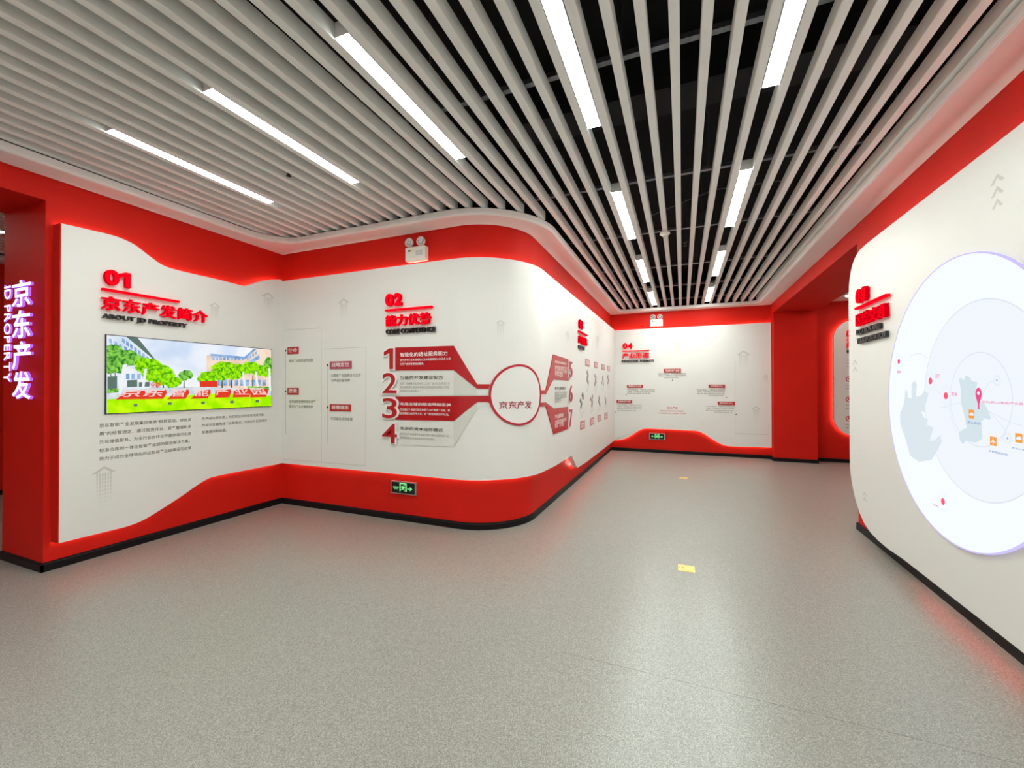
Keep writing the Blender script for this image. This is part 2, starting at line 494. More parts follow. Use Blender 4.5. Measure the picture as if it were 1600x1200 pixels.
def slat_mesh(y0, y1, name='slat'):
    w, z0, z1, t = 0.0235, 0.0, 0.082, 0.004
    c = 0.003
    P = [(-w, z1), (-w, z0 + c), (-w + c, z0), (w - c, z0), (w, z0 + c), (w, z1), (w - t, z1), (w - t, z0 + t), (-w + t, z0 + t), (-w + t, z1)]
    V = [(x, y, z) for y in (y0, y1) for x, z in P]
    k = len(P)
    Fc = [(i, (i + 1) % k, (i + 1) % k + k, i + k) for i in range(k)] + [tuple(range(k)), tuple(reversed(range(k, 2 * k)))]
    me = bpy.data.meshes.new(name); me.from_pydata(V, [], [tuple(reversed(q)) for q in Fc]); me.materials.append(SLAT); me.update()
    return me
ZS = 3.072
def slat_end(x):
    if x > IX + 0.01: return 9.33
    if x < -2.07: return 3.50
    return 4.25 - math.sqrt(max(0, 0.84 ** 2 - (x + 2.07) ** 2)) + 0.07
cache = {}
cz = world_loc(ceiling)
for k in range(-27, 14):
    x = -0.45 + 0.14 * k
    if k == 13: x = 1.355
    y1 = round(slat_end(x), 3)
    if y1 not in cache: cache[y1] = slat_mesh(-3.45, y1)
    o = bpy.data.objects.new('slat', cache[y1]); COL.objects.link(o); o.parent = ceiling
    o.location = Vector((x, 0, ZS)) - cz
# crossing carrier rails and hanger rods above the slats
for y, xa, xb in ((-2.0, -4.35, 1.5), (-0.6, -4.35, 1.5), (0.86, -4.35, 1.5), (2.29, -4.35, 1.5), (3.73, -1.45, 1.5), (5.02, -1.45, 1.5), (6.5, -1.45, 1.5), (7.8, -1.45, 1.5), (9.0, -1.45, 1.5)):
    segs = [box(xa, xb, y - 0.018, y + 0.018, ZS + 0.084, ZS + 0.088), box(xa, xb, y - 0.018, y - 0.014, ZS + 0.088, ZS + 0.112), box(xa, xb, y + 0.014, y + 0.018, ZS + 0.088, ZS + 0.112)]
    x = -0.45 - 0.14 * 27
    while x < 1.45:
        if x > xa: segs.append(box(x - 0.004, x + 0.004, y - 0.02, y + 0.02, ZS + 0.076, ZS + 0.116))
        x += 0.14
    v, f = join(*segs)
    rl = link('carrier_rail', v, f, RAIL, ceiling)
    rods = []
    xx = xa + 0.45
    while xx < xb:
        rods.append(box(xx - 0.003, xx + 0.003, y - 0.003, y + 0.003, ZS + 0.11, 3.8)); xx += 1.2
    v, f = join(*rods); link('hanger_rod', v, f, RAIL, rl)
# ducts and cables just visible up in the void
DUCT = mat('dull_black_duct', (0.010, 0.010, 0.011), 0.7, grain=0.2)
v, f = join(box(-1.4, 1.5, 3.05, 3.35, 3.45, 3.75), box(-4.4, 1.5, 1.1, 1.3, 3.5, 3.7)); link('duct', v, f, DUCT, ceiling)
V, Fc = [], []
pts = [(-0.35, 4.9, 3.30), (0.0, 4.75, 3.34), (0.3, 4.6, 3.36), (0.55, 4.55, 3.33), (0.9, 4.62, 3.35)]
for i, p in enumerate(pts):
    for a in range(5): V.append((p[0], p[1] + 0.006 * math.cos(a * 1.2566), p[2] + 0.006 * math.sin(a * 1.2566)))
    if i:
        for a in range(5): Fc.append(((i - 1) * 5 + a, (i - 1) * 5 + (a + 1) % 5, i * 5 + (a + 1) % 5, i * 5 + a))
link('cable', V, Fc, RAIL, ceiling)

# ceilings of the two adjoining rooms
v, f = box(2.29, 6.4, 3.6, 9.5, 3.0, 3.06); link('ceiling_side_right', v, f, SOFFIT, kind='structure')
v, f = join(box(-8.2, -7.95, -3.6, 3.66, 3.0, 3.06), box(-7.95, -5.14, 3.42, 3.66, 3.0, 3.06), box(-5.4, -5.14, -3.6, 3.42, 3.0, 3.06))
cl = link('ceiling_side_left', v, f, SOFFIT, kind='structure')
sm = slat_mesh(-3.4, 3.5)
cz2 = world_loc(cl)
for k in range(18):
    o = bpy.data.objects.new('slat', sm); COL.objects.link(o); o.parent = cl
    o.location = Vector((-7.86 + 0.14 * k, 0, ZS)) - cz2

# ------------------------------------------------------------------ linear ceiling lamps
def lamp_proto(L):
    w = 0.0435
    hv = join(box(-w, w, -L / 2, L / 2, 0.012, 0.075), box(-w, -w + 0.003, -L / 2, L / 2, -0.004, 0.012), box(w - 0.003, w, -L / 2, L / 2, -0.004, 0.012))
    ev1 = box(-w, w, -L / 2 - 0.004, -L / 2, 0.0, 0.076); ev2 = box(-w, w, L / 2, L / 2 + 0.004, 0.0, 0.076)
    dv = box(-w + 0.003, w - 0.003, -L / 2, L / 2, -0.004, 0.011)
    out = []
    for nm, g, m in (('housing', hv, HOUSING), ('end_cap', ev1, HOUSING), ('end_cap', ev2, HOUSING), ('diffuser', dv, DIFFUSER)):
        me = bpy.data.meshes.new(nm); me.from_pydata(*[g[0], [], g[1]]); me.materials.append(m); me.update()
        out.append((nm, me))
    return out
protos = {1.15: lamp_proto(1.15), 1.22: lamp_proto(1.22)}
DIFFUSER_FAR = emis('linear_lamp_diffuser_boosted', (0.90, 1.0, 0.94), LAMP * 1.7)  # same lamp type, radiance raised to brighten the far corridor
protos[1.22][3][1].materials[0] = DIFFUSER_FAR
def lamp(x, yc, L, label, group='linear ceiling lamps'):
    o = root('linear_lamp', (x, yc, ZS + 0.004), label, 'lamp', group)
    for nm, me in protos[L]:
        c = bpy.data.objects.new(nm, me); COL.objects.link(c); c.parent = o
    return o
XS = (-3.46, -2.48, -1.50, -0.52, 0.46)
nm = {-3.46: 'linear lamp between the slats closest to the wall with the landscape screen',
      -2.48: 'middle linear lamp of the three slanting ones above the landscape screen wall',
      -1.50: 'linear lamp between the slats nearest in front of the curved wall corner',
      -0.52: 'long bright lamp cut by the top edge, in line with the curved wall row',
      0.46: 'long bright lamp cut by the top edge, in line toward the map wall'}
for x in XS:
    lamp(x, 2.115, 1.15, nm[x])
    k = ('first', 'second', 'third', 'fourth', 'fifth')[XS.index(x)]
    lamp(x, 0.05, 1.15, '%s linear lamp of the row overhead, counted from the screen wall' % k, 'linear lamps overhead')
    lamp(x, -2.0, 1.15, '%s linear lamp of the rear row, counted from the screen wall' % k, 'linear lamps at the rear')
far = ('second', 'third', 'last')
for i, yc in enumerate((4.28, 6.38, 8.40)):
    lamp(-0.52, yc, 1.22, '%s lamp of the corridor row nearer the curved wall' % far[i])
    lamp(0.46, yc, 1.22, '%s lamp of the corridor row nearer the red side opening' % far[i])
lamp(-6.81, 1.55, 1.15, 'linear lamp glimpsed in the next room past the purple lit sign', 'lamps of the next room')
lamp(-6.81, -0.9, 1.15, 'linear lamp further back in the next room', 'lamps of the next room')

# ------------------------------------------------------------------ wall panels
def panel(name, surf, outline, depth, label, gap=0.035, led=None, ledin=0.03, closed=True):
    ss = [p[0] for p in outline]; zz = [p[1] for p in outline]
    c = surf.at(sum(ss) / len(ss), min(zz), -depth)
    o = root(name, c, label, 'wall panel')
    v, f = prism(surf, outline, -depth + gap, 0.0)
    b = link('board', v, f, WHITE, o)
    # hidden frame that carries the board on the wall
    cs, cz_ = (min(ss) + max(ss)) / 2, (min(zz) + max(zz)) / 2
    inner = [(cs + (s - cs) * 0.90, cz_ + (z - cz_) * 0.80) for s, z in outline]
    v, f = prism(surf, inner, -depth + 0.002, -depth + gap)
    link('mounting_frame', v, f, WHITE, o)
    # LED tape run round behind the edge
    if led:
        segs = []
        for line in led:
            for a, b2 in zip(line, line[1:]):
                segs.append(prism(surf, [(a[0], a[1] - 0.006), (b2[0], b2[1] - 0.006), (b2[0], b2[1] + 0.006), (a[0], a[1] + 0.006)] if abs(a[0] - b2[0]) > abs(a[1] - b2[1]) else
                                  [(a[0] - 0.006, a[1]), (a[0] + 0.006, a[1]), (b2[0] + 0.006, b2[1]), (b2[0] - 0.006, b2[1])], -depth + gap - 0.004, -depth + gap - 0.0005))
        v, f = join(*segs); link('led_strip', v, f, STRIP, o, kind='stuff')
    return o

def smooth_line(pts, n=6):
    """Catmull-Rom through 2D points"""
    out = []
    P = [pts[0]] + list(pts) + [pts[-1]]
    for i in range(1, len(P) - 2):
        p0, p1, p2, p3 = P[i - 1], P[i], P[i + 1], P[i + 2]
        for k in range(n):
            t = k / n
            out.append(tuple(0.5 * (2 * p1[j] + (-p0[j] + p2[j]) * t + (2 * p0[j] - 5 * p1[j] + 4 * p2[j] - p3[j]) * t * t + (-p0[j] + 3 * p1[j] - 3 * p2[j] + p3[j]) * t ** 3) for j in (0, 1)))
    out.append(pts[-1]); return out

def inset(line, d):
    return [(s, z + d) for s, z in line]

ZT = 2.645
# panel 01
top = smooth_line(pxs(PAN_L, [(95.8, 349), (140, 359), (181.4, 369.4), (209.7, 382), (232.4, 399), (255, 414.5), (283.4, 423.5), (340, 436.5), (375, 445.5), (384, 446.6), (396, 443.8), (411, 438.9), (424, 436.8), (438, 436.6)]))
top[0] = (0.0, top[0][1])
bot = smooth_line(pxs(PAN_L, [(91.5, 849), (140, 837), (181, 827), (200, 822), (221, 814), (243.7, 801), (283, 775.7), (306, 759.5), (323, 749.2), (338, 744), (390, 733.5), (438, 724.5)]))
bot[0] = (0.0, bot[0][1])
top[-1] = (1.895, top[-1][1]); bot[-1] = (1.895, 0.505)
pl = panel('display_panel', PAN_L, bot + top[::-1], 0.108, 'white wave-edged wall panel carrying the landscape screen and section 01', led=[inset(top[:], -0.035), inset(bot[:], 0.035)])
v, f = prism(PAN_L, rect(-0.006, bot[0][1], 0.0, top[0][1]), -0.106, -0.001)
e = link('end_face', v, f, RED, pl); e['label'] = 'red painted end face'
# panel 02 / 03: around the curved corner
SA = PAN_M.s[1]; SB = PAN_M.s[-2]; SE = PAN_M.s[-1]
def sM(y): return SB + (y - 4.25)
bot = [(0.0, 0.505), (SA, 0.505), (SA + 0.5, 0.505), (SB, 0.50), (sM(4.7), 0.482), (sM(5.49), 0.482)] + smooth_line([(sM(5.49), 0.482), (sM(5.56), 0.44), (sM(5.75), 0.30), (sM(5.86), 0.258)], 4)[1:] + [(sM(6.4), 0.242), (SE, 0.235)]
topl = [(0.0, ZT), (SA, ZT), (SB, ZT), (SE, ZT)]
def dense(line):
    out = [line[0]]
    for a, b in zip(line, line[1:]):
        k = max(1, int(abs(b[0] - a[0]) / 0.12))
        for i in range(1, k + 1): out.append((a[0] + (b[0] - a[0]) * i / k, a[1] + (b[1] - a[1]) * i / k))
    return out
pm = panel('display_panel', PAN_M, bot + topl[::-1], 0.098, 'long white wall panel bending round the corner with sections 02 and 03', led=[inset(dense(topl), -0.035), inset(dense(bot), 0.035)])
# panel 04
bot = smooth_line(pxs(PAN_F, [(957.5, 688), (966, 687.5), (976, 685.5), (986, 680.5), (996, 674), (1003.9, 670.3), (1014, 669.6), (1045, 671), (1080, 672.8), (1091, 674), (1100, 678), (1112, 685.5), (1124, 692.5), (1135, 696.5), (1148, 697.6), (1180, 698.5), (1206, 699.6)]), 4)
bot[0] = (0.0, bot[0][1]); bot[-1] = (2.96, bot[-1][1])
topl = [(0.0, 2.635), (2.96, 2.64)]
pf = panel('display_panel', PAN_F, bot + topl[::-1], 0.098, 'white wave-bottomed wall panel on the end wall with section 04', led=[inset(dense(topl), -0.03), inset(bot[:], 0.03)])
# panel in the side room, all corners rounded
def rrect(s0, z0, s1, z1, r, n=8):
    P = []
    for cx, cz3, a in ((s1 - r, z0 + r, -H), (s1 - r, z1 - r, 0), (s0 + r, z1 - r, H), (s0 + r, z0 + r, math.pi)):
        for i in range(n + 1): P.append((cx + r * math.cos(a + H * i / n), cz3 + r * math.sin(a + H * i / n)))
    return P
bs = PAN_B.hit(1303, 600)[0]
ob = rrect(bs, 0.50, bs + 2.4, 2.63, 0.34)
ib = rrect(bs + 0.03, 0.53, bs + 2.37, 2.60, 0.33)
pb = panel('display_panel', PAN_B, ob, 0.098, 'white round-cornered wall panel half hidden in the side room', led=[ib + ib[:1]])
# big panel at the right, rounded left corners
lt = pxs(PAN_R, [(1600, 188.75), (1500, 268), (1420, 331), (1383, 358.5), (1366, 369), (1354, 377), (1343, 387), (1335, 400), (1330.5, 414), (1328, 430), (1326.8, 450)])
lb = pxs(PAN_R, [(1328, 731), (1330, 748), (1333, 765), (1337, 782), (1343, 801), (1350, 817), (1360, 832), (1372, 844.5), (1388, 858), (1410, 875)])
s_end = PAN_R.s[-1]
sl = min(p[0] for p in lt)
ltc = [(s, min(z, ZT + 0.004)) for s, z in lt[3:]]
left = smooth_line(ltc[::-1], 3)[::-1]
left = smooth_line([(5.2 - y, z) for y, z in ((4.50, 2.655), (4.62, 2.653), (4.73, 2.642), (4.82, 2.612), (4.89, 2.565), (4.94, 2.50), (4.98, 2.41), (4.998, 2.30), (5.0, 2.2))], 3)
zt_r = 2.655
left[0] = (left[0][0], zt_r)
lbz = 0.135
lb2 = [(s, z) for s, z in lb]; lb2[-1] = (lb2[-1][0], lbz)
outl = left + lb2 + [(s_end, lbz), (s_end, zt_r)]
outl = outl[::-1]
led_r = [inset(dense([(left[0][0], zt_r), (s_end, zt_r)]), -0.035), inset(dense([(lb2[-1][0], lbz), (s_end, lbz)]), 0.035)]
pr = panel('display_panel', PAN_R, outl, 0.098, 'big white round-cornered panel holding the glowing round map', led=led_r)

# ---- faint printed arrows and frames on the panels
def arrow(surf, a, b, parent, stripes=6):
    s0, z0, s1, z1 = pxbox(surf, a, b)
    w = s1 - s0; h = z1 - z0; g = []
    m = (s0 + s1) / 2; hh = min(0.35 * w, 0.3 * h)
    g.append([(s0, z1 - hh), (s0 + w * 0.22, z1 - hh), (m, z1 - hh * 0.35), (s1 - w * 0.22, z1 - hh), (s1, z1 - hh), (m, z1)])
    for k in range(stripes):
        x = s0 + w * (0.22 + 0.56 * k / (stripes - 1)); st = w * 0.03
        segn = 9
        for j in range(segn):
            za = z1 - hh - (h - hh) * j / segn; t = (1 - j / segn)
            g.append(rect(x - st * t, za - (h - hh) / segn * (0.35 + 0.6 * t), x + st * t, za))
    v, f = flats(surf, g, 0.0012)
    link('printed_arrow', v, f, PRINT_LIGHT, parent)
for a, b in (((326, 471), (344.5, 505)), ((408, 454), (429.5, 491)), ((143, 731), (181, 790))): arrow(PAN_L, a, b, pl)
for a, b in (((528, 466.6), (546, 500)), ((774, 499.5), (790, 533)), ((856, 449), (867.5, 484)), ((884, 515), (890, 540)), ((931, 522), (936, 550))): arrow(PAN_M, a, b, pm)
for a, b in (((1051, 533), (1064, 556)), ((1151, 548), (1172.5, 578)), ((1191.5, 585), (1202, 602)), ((1174, 634.6), (1189, 657))): arrow(PAN_F, a, b, pf)
def chevrons(surf, a, b, n, parent):
    s0, z0, s1, z1 = pxbox(surf, a, b); m = (s0 + s1) / 2; h = (z1 - z0) / n; g = []
    for k in range(n):
        zt_ = z1 - k * h; w = (s1 - s0) / 2 * (1 - 0.12 * k)
        g.append([(m - w, zt_ - h * 0.75), (m - w * 0.45, zt_ - h * 0.75), (m, zt_ - h * 0.35), (m + w * 0.45, zt_ - h * 0.75), (m + w, zt_ - h * 0.75), (m, zt_)])
    v, f = flats(surf, g, 0.0012); link('printed_chevron', v, f, PRINT_LIGHT, parent)
chevrons(PAN_R, (1547, 279), (1571, 322), 3, pr)
chevrons(PAN_R, (1332, 562), (1340.5, 583), 2, pr)
chevrons(PAN_R, (1348, 767), (1355, 786), 2, pr)

def lines_print(surf, pts, w, parent, m=PRINT_SOFT, name='printed_line'):
    v, f = flats(surf, [q for p in pts for q in polyline(p, w)], 0.0012); link(name, v, f, m, parent)
a = pxs(PAN_M, [(442.5, 516), (502, 512.4), (502.4, 722.4), (442.5, 717.6)])
a2 = pxs(PAN_M, [(502.4, 545.6), (572, 542.4), (571, 727.6), (502.4, 722.4)])
lines_print(PAN_M, [a, a2], 0.003, pm)
lines_print(PAN_M, [pxs(PAN_M, [(446.5, 549), (446.5, 678)]), pxs(PAN_M, [(512, 571), (512, 693)])], 0.005, pm, PRINT_SOFT)
dots = [circle(*PAN_M.hit(u, v_), 0.013, 16) for u, v_ in ((446.5, 548), (446.5, 611.4), (512, 570.4), (512, 636.4))]
v, f = flats(PAN_M, dots, 0.002); link('printed_dot', v, f, PRINT_DARK, pm)
lines_print(PAN_F, [pxs(PAN_F, [(1148.3, 565), (1148.5, 677.4), (1201, 679)])], 0.006, pf)
lines_print(PAN_R, [], 0.004, pr) if False else None

# ---- printed copy
def copy_text(surf, body, a, b, m, parent, bold=0.0, fit='both', off=0.0015, name='printed_text'):
    v, f = text(surf, body, pxbox(surf, a, b), off, bold, 2, fit)
    return link(name, v, f, m, parent)
body01 = [("京东智能产业发展集团秉承“科技驱动、绿色发", (155, 662.1), (298.7, 658.1)), ("展”的经营理念，通过投资开发、资产管理和多", (155, 675), (298.7, 669)),
          ("元化增值服务，为全行业合作伙伴提供现代化高", (155, 687.5), (298.7, 680.2)), ("标准仓库和一体化智能产业园的综合解决方案，", (155, 700.7), (296.4, 691.7)),
          ("致力于成为全球领先的以智能产业园建设与运营", (155, 713.4), (298.7, 702.5)), ("为基础的服务商，为实体企业创造可持续价值，", (315, 651.2), (413.3, 650.5)),
          ("为城市发展构建产业新高点，为国内外区域经济", (315, 662.1), (416.9, 659)), ("发展提供新动能。", (315, 672.9), (354.4, 674.6))]
for t, a, b in body01: copy_text(PAN_L, t, a, b, PRINT_GREY, pl, 0.006, 'w')
for t, a, b in (("智能产业赋能城市发展", (452, 560.5), (489, 566.3)), ("全球最受信赖的综合资产", (452, 625), (493, 630.5)), ("管理与产业发展服务商", (452, 632.5), (489, 638)),
                ("以智能产业园建设与运营", (517.6, 583.5), (563.6, 589.3)), ("为基础的服务商", (517.6, 591.5), (547, 597)), ("科技驱动 绿色发展", (517, 651.8), (551, 657.2))):
    copy_text(PAN_M, t, a, b, PRINT_GREY, pm, 0.006, 'w')

# ---- raised section titles
def title(surf, num, bar_px, num_px, cn, cn_px, en, label, depth=0.035, cap=0.03):
    c = surf.at(*surf.hit(*num_px[0]), 0)
    o = root('section_title', c, label, 'sign')
    solid_chars(surf, num, pxbox(surf, *num_px, off=depth, h=0.128), 0.004, depth, 0.04, o, 'numeral', SIGN_RED, SIGN_RED_SIDE, cjk=False, res=6)
    s0, z0, s1, z1 = pxbox(surf, *bar_px, off=depth, h=0.019)
    v, f = prism(surf, rect(s0, z0, s1, z1), 0.004, depth)
    link('underline_bar', v, f, SIGN_RED, o)
    solid_chars(surf, cn, pxbox(surf, *cn_px, off=depth, h=0.115), 0.004, depth, 0.012, o, 'character', SIGN_RED, SIGN_RED_SIDE, cjk=True)
    for t, a, b in en:
        solid_chars(surf, t, pxbox(surf, a, b, off=depth * 0.8, h=0.050), 0.004, depth * 0.8, 0.018, o, 'english_lettering', SIGN_BLACK, SIGN_BLACK, cjk=False, each=False, res=3)
    return o
title(PAN_L, '01', ((161, 450.2), (281, 472.3)), ((164.4, 421.8), (204.6, 448)), '京东产发简介', ((160, 463), (325.9, 503)), [('ABOUT JD PROPERTY', (160.7, 491), (293.3, 512.5))],
      'glowing red title 01 with black English line above the landscape screen')
title(PAN_M, '02', ((601, 482.4), (674.2, 481.5)), ((601.6, 458.8), (627, 477)), '能力优势', ((601.6, 491), (672.4, 507)), [('CORE COMPETENCE', (602.4, 513.4), (679, 519))],
      'glowing red title 02 with black English line above the numbered diagram')
title(PAN_M, '03', ((905.5, 516.5), (918.4, 525)), ((906.2, 500), (911.6, 514)), '产品服务', ((905.5, 524.5), (918.3, 540)), [('PRODUCTS', (905.3, 539.5), (913.8, 547))],
      'glowing red title 03 seen at a steep angle above small pink plates', depth=0.03)
title(PAN_F, '04', ((972.3, 547), (1014.3, 549.2)), ((972.8, 536.5), (988, 544.3)), '产业形态', ((972.3, 552), (1014.3, 559)), [('INDUSTRIAL FORMATS', (971.3, 562.2), (1021.8, 565.6))],
      'small glowing red title 04 with black English line on the end wall')
title(PAN_R, '08', ((1335, 480.8), (1383.3, 463)), ((1336.2, 454), (1352, 468.3)), '区位交通', ((1336.2, 491), (1382.5, 495)), [('LOCATION AND', (1337.5, 515.6), (1373.7, 513.3)), ('TRANSPORTATION', (1338.3, 529.4), (1383, 526.3))],
      'glowing red title 08 with two black English lines beside the round map')
title(PAN_B, '05', ((1323, 529), (1352, 531)), ((1323.3, 516), (1334, 526)), '企业文化', ((1322.8, 533), (1352, 543)), [('OUR CULTURE', (1323.6, 546.5), (1352, 551))],
      'glowing red title cut off behind the round map panel, in the side room')
for k, vv in enumerate((561, 566, 571)):
    copy_text(PAN_B, '科技驱动绿色发展服务', (1322.5, vv), (1350, vv + 3), PRINT_GREY, pb, 0, 'w')
for k, vv in enumerate((592.5, 624, 654)):
    s_, z_ = PAN_B.hit(1326.5, vv)
    g = ring(PAN_B, s_, z_, 0.035, 0.05, 0.0015, n=24); g2 = flat(PAN_B, circle(s_ + 0.005, z_ + 0.005, 0.02, 12), 0.0015)
    v, f = join(g, g2); link('printed_icon', v, f, PRINT_RED, pb)
    copy_text(PAN_B, '共创产业价值', (1321.5, vv + 8), (1340, vv + 11), PRINT_GREY, pb, 0, 'w')
    copy_text(PAN_B, '客户为先服务', (1321.5, vv + 13), (1340, vv + 16), PRINT_GREY, pb, 0, 'w')

# ---- little caption plates
def plate(surf, a, b, label, words, group, m=PLATE_RED, thick=0.008, lines=1, ink=INK_WHITE):
    s0, z0, s1, z1 = pxbox(surf, a, b)
    o = root('caption_plate', surf.at((s0 + s1) / 2, z0, 0), label, 'plate', group)
    v, f = prism(surf, rect(s0, z0, s1, z1), 0.001, thick); link('plate', v, f, m, o)
    w, h = s1 - s0, z1 - z0
    for i in range(lines):
        t = words if lines == 1 else words[i]
        zt_ = z1 - h * (0.16 + 0.68 * i / lines); zb = z1 - h * (0.16 + 0.68 * (i + 0.85) / lines)
        v, f = text(surf, t, (s0 + w * 0.10, zb, s1 - w * 0.10, zt_), thick + 0.001, 0.008, 3)
        link('lettering', v, f, ink, o)
    return o
PLATE_PINK = mat('pinkish_red_plate', srgb(176, 62, 86), 0.3, grain=0.03)
G2 = 'caption plates in the outlined columns'
plate(PAN_M, (450, 542.5), (467, 553), 'small dark red plate reading 使命, topmost in the corner column', '使命', G2)
plate(PAN_M, (450, 606), (467, 616.8), 'small dark red plate reading 愿景, lower in the corner column', '愿景', G2)
plate(PAN_M, (516, 565), (549.8, 576), 'wider pinkish red plate reading 战略定位, upper in the second column', '战略定位', G2, PLATE_PINK)
plate(PAN_M, (516, 631.4), (549, 643), 'wider dark red plate reading 经营理念, lower in the second column', '经营理念', G2)

G3 = 'caption plates under title 03'
up = [((914.6, 560.5), (920.8, 572)), ((928, 565), (932.9, 575.3)), ((939.2, 568.7), (944.9, 578.5)), ((948.4, 571.3), (952.5, 580))]
lo_ = [((906.5, 658.8), (913.2, 669)), ((922.2, 653.6), (927.6, 662.6)), ((934.1, 649), (938.8, 657.3)), ((944.4, 645.5), (948.8, 653.8))]
words3 = [('现代', '物流'), ('高标', '仓库'), ('数据', '中心'), ('冷链', '仓储')], [('智能', '制造'), ('光伏', '能源'), ('科技', '园区'), ('综合', '服务')]
ordw = ('nearest', 'second nearest', 'third nearest', 'farthest')
PLATE_SOFT = mat('rose_plate', srgb(196, 120, 122), 0.35, grain=0.03)
for i, (a, b) in enumerate(up): plate(PAN_M, a, b, 'small rose plate, %s in the upper row under title 03' % ordw[i], words3[0][i], G3, PLATE_SOFT, lines=2)
for i, (a, b) in enumerate(lo_): plate(PAN_M, a, b, 'small rose plate, %s in the lower row along the long wall' % ordw[i], words3[1][i], G3, PLATE_SOFT, lines=2)

# printed isometric building pictures between the plates
def iso(surf, a, b, parent, k):
    s0, z0, s1, z1 = pxbox(surf, a, b); w, h = s1 - s0, z1 - z0; m = (s0 + s1) / 2
    pin = [(s0, z0 + h * 0.32), (m, z0), (s1, z0 + h * 0.32)]
    v, f = flats(surf, polyline(pin, 0.012) + polyline([(s0 + w * 0.1, z0 + h * 0.38), (m, z0 + h * 0.10), (s1 - w * 0.1, z0 + h * 0.38)], 0.007), 0.0012)
    link('printed_pin', v, f, PRINT_LIGHT, parent)
    rnd = random.Random(k); dark, pale = [], []
    for j in range(5):
        cx = m + (rnd.random() - 0.5) * w * 0.55; cz4 = z0 + h * (0.38 + 0.11 * j); ww = w * 0.17; hh = h * (0.06 + 0.05 * rnd.random())
        dark.append([(cx - ww, cz4 + hh), (cx, cz4 + hh - ww * 0.5), (cx, cz4 - ww * 0.5), (cx - ww, cz4)])
        pale.append([(cx, cz4 + hh - ww * 0.5), (cx + ww, cz4 + hh), (cx + ww, cz4), (cx, cz4 - ww * 0.5)])
        pale.append([(cx - ww, cz4 + hh + 0.004), (cx, cz4 + hh + ww * 0.5), (cx + ww, cz4 + hh + 0.004), (cx, cz4 + hh - ww * 0.5 + 0.004)])
    v, f = flats(surf, dark, 0.0015); link('printed_building', v, f, PRINT_RED if k in (3, 5) else PRINT_DARK, parent)
    v, f = flats(surf, pale, 0.0014); link('printed_building', v, f, PRINT_SOFT, parent)
for k, (a, b) in enumerate((((914.2, 576), (920.8, 613)), ((927.7, 582), (933.2, 613)), ((939, 586), (943.8, 611)), ((948.4, 584), (952.4, 608)),
                            ((904.8, 611), (913, 651)), ((921.4, 616), (927, 646)), ((934, 618), (938.6, 642)), ((944.3, 618), (948.2, 639)))): iso(PAN_M, a, b, pm, k)

G4 = 'caption plates under title 04'
tags4 = [((1037.1, 576.4), (1064, 582.1), '先进制造产业园', 'uppermost small red plate on the end wall, above the middle', [(1028.8, 1072.3, 583.2), (1028.8, 1072.3, 586), (1038, 1061, 589)]),
         ((979.7, 601.3), (1004.6, 606), '智能物流产业园', 'small red plate below title 04, indented from the corner', [(980, 1023, 608), (980, 1023, 610.9), (980, 1016, 613.6)]),
         ((963.5, 625), (987.7, 630), '电商物流产业园', 'small red plate on the end wall nearest the inner corner', [(964, 1002.5, 632), (964, 1002.5, 635), (964, 1002.5, 637.8), (964, 994, 640.6)]),
         ((1107.2, 600.9), (1132.6, 606), '城市服务中心', 'small red plate on the end wall, upper one toward the pillar', [(1089, 1132.6, 608.3), (1089, 1132.6, 611.2), (1089, 1132.6, 614.2), (1107, 1131, 617)]),
         ((1121.5, 627.5), (1148, 633), '数字科技中心', 'small red plate on the end wall, lowest one beside the thin drawn line', [(1103, 1147.5, 634.3), (1103, 1147.5, 637.3), (1103, 1146, 640.4), (1116, 1144, 643.3)])]
filler = ['聚焦先进制造业，为高成长企业提供空间', '与配套，打造智能化产业园区与运营服务', '服务区域经济发展', '以科技驱动产业升级，绿色低碳发展未来']
for a, b, t, lab, ls in tags4:
    plate(PAN_F, a, b, lab, t, G4, thick=0.012)
    for i, (ua, ub, vv) in enumerate(ls):
        w = ub - ua; body = filler[i % 4][:max(6, int(w / 2.4))]
        copy_text(PAN_F, body, (ua, vv), (ub, vv + 2.0), PRINT_GREY, pf, 0.012, 'both')
    ud = {0: (1050.7, 594)}.get(0) if a[0] == 1037.1 else (a[0] - 1.2, ls[-1][2] + 3.5) if a[0] < 1030 else (b[0] + 2.2, ls[-1][2] + 4.2)
    v, f = flat(PAN_F, circle(*PAN_F.hit(*ud), 0.011, 10), 0.0015); link('printed_dot', v, f, PRINT_DARK, pf)
copy_text(PAN_F, '京东产发', (1042, 635.6), (1059, 639.3), PRINT_RED, pf, 0.01)
copy_text(PAN_F, '基于实体经济的供应链服务', (1032, 641), (1069.2, 643.6), PRINT_RED, pf, 0.01)
copy_text(PAN_F, '持续赋能各类产业园及产业伙伴', (1029.3, 644.4), (1072.3, 647.2), PRINT_RED, pf, 0.01)

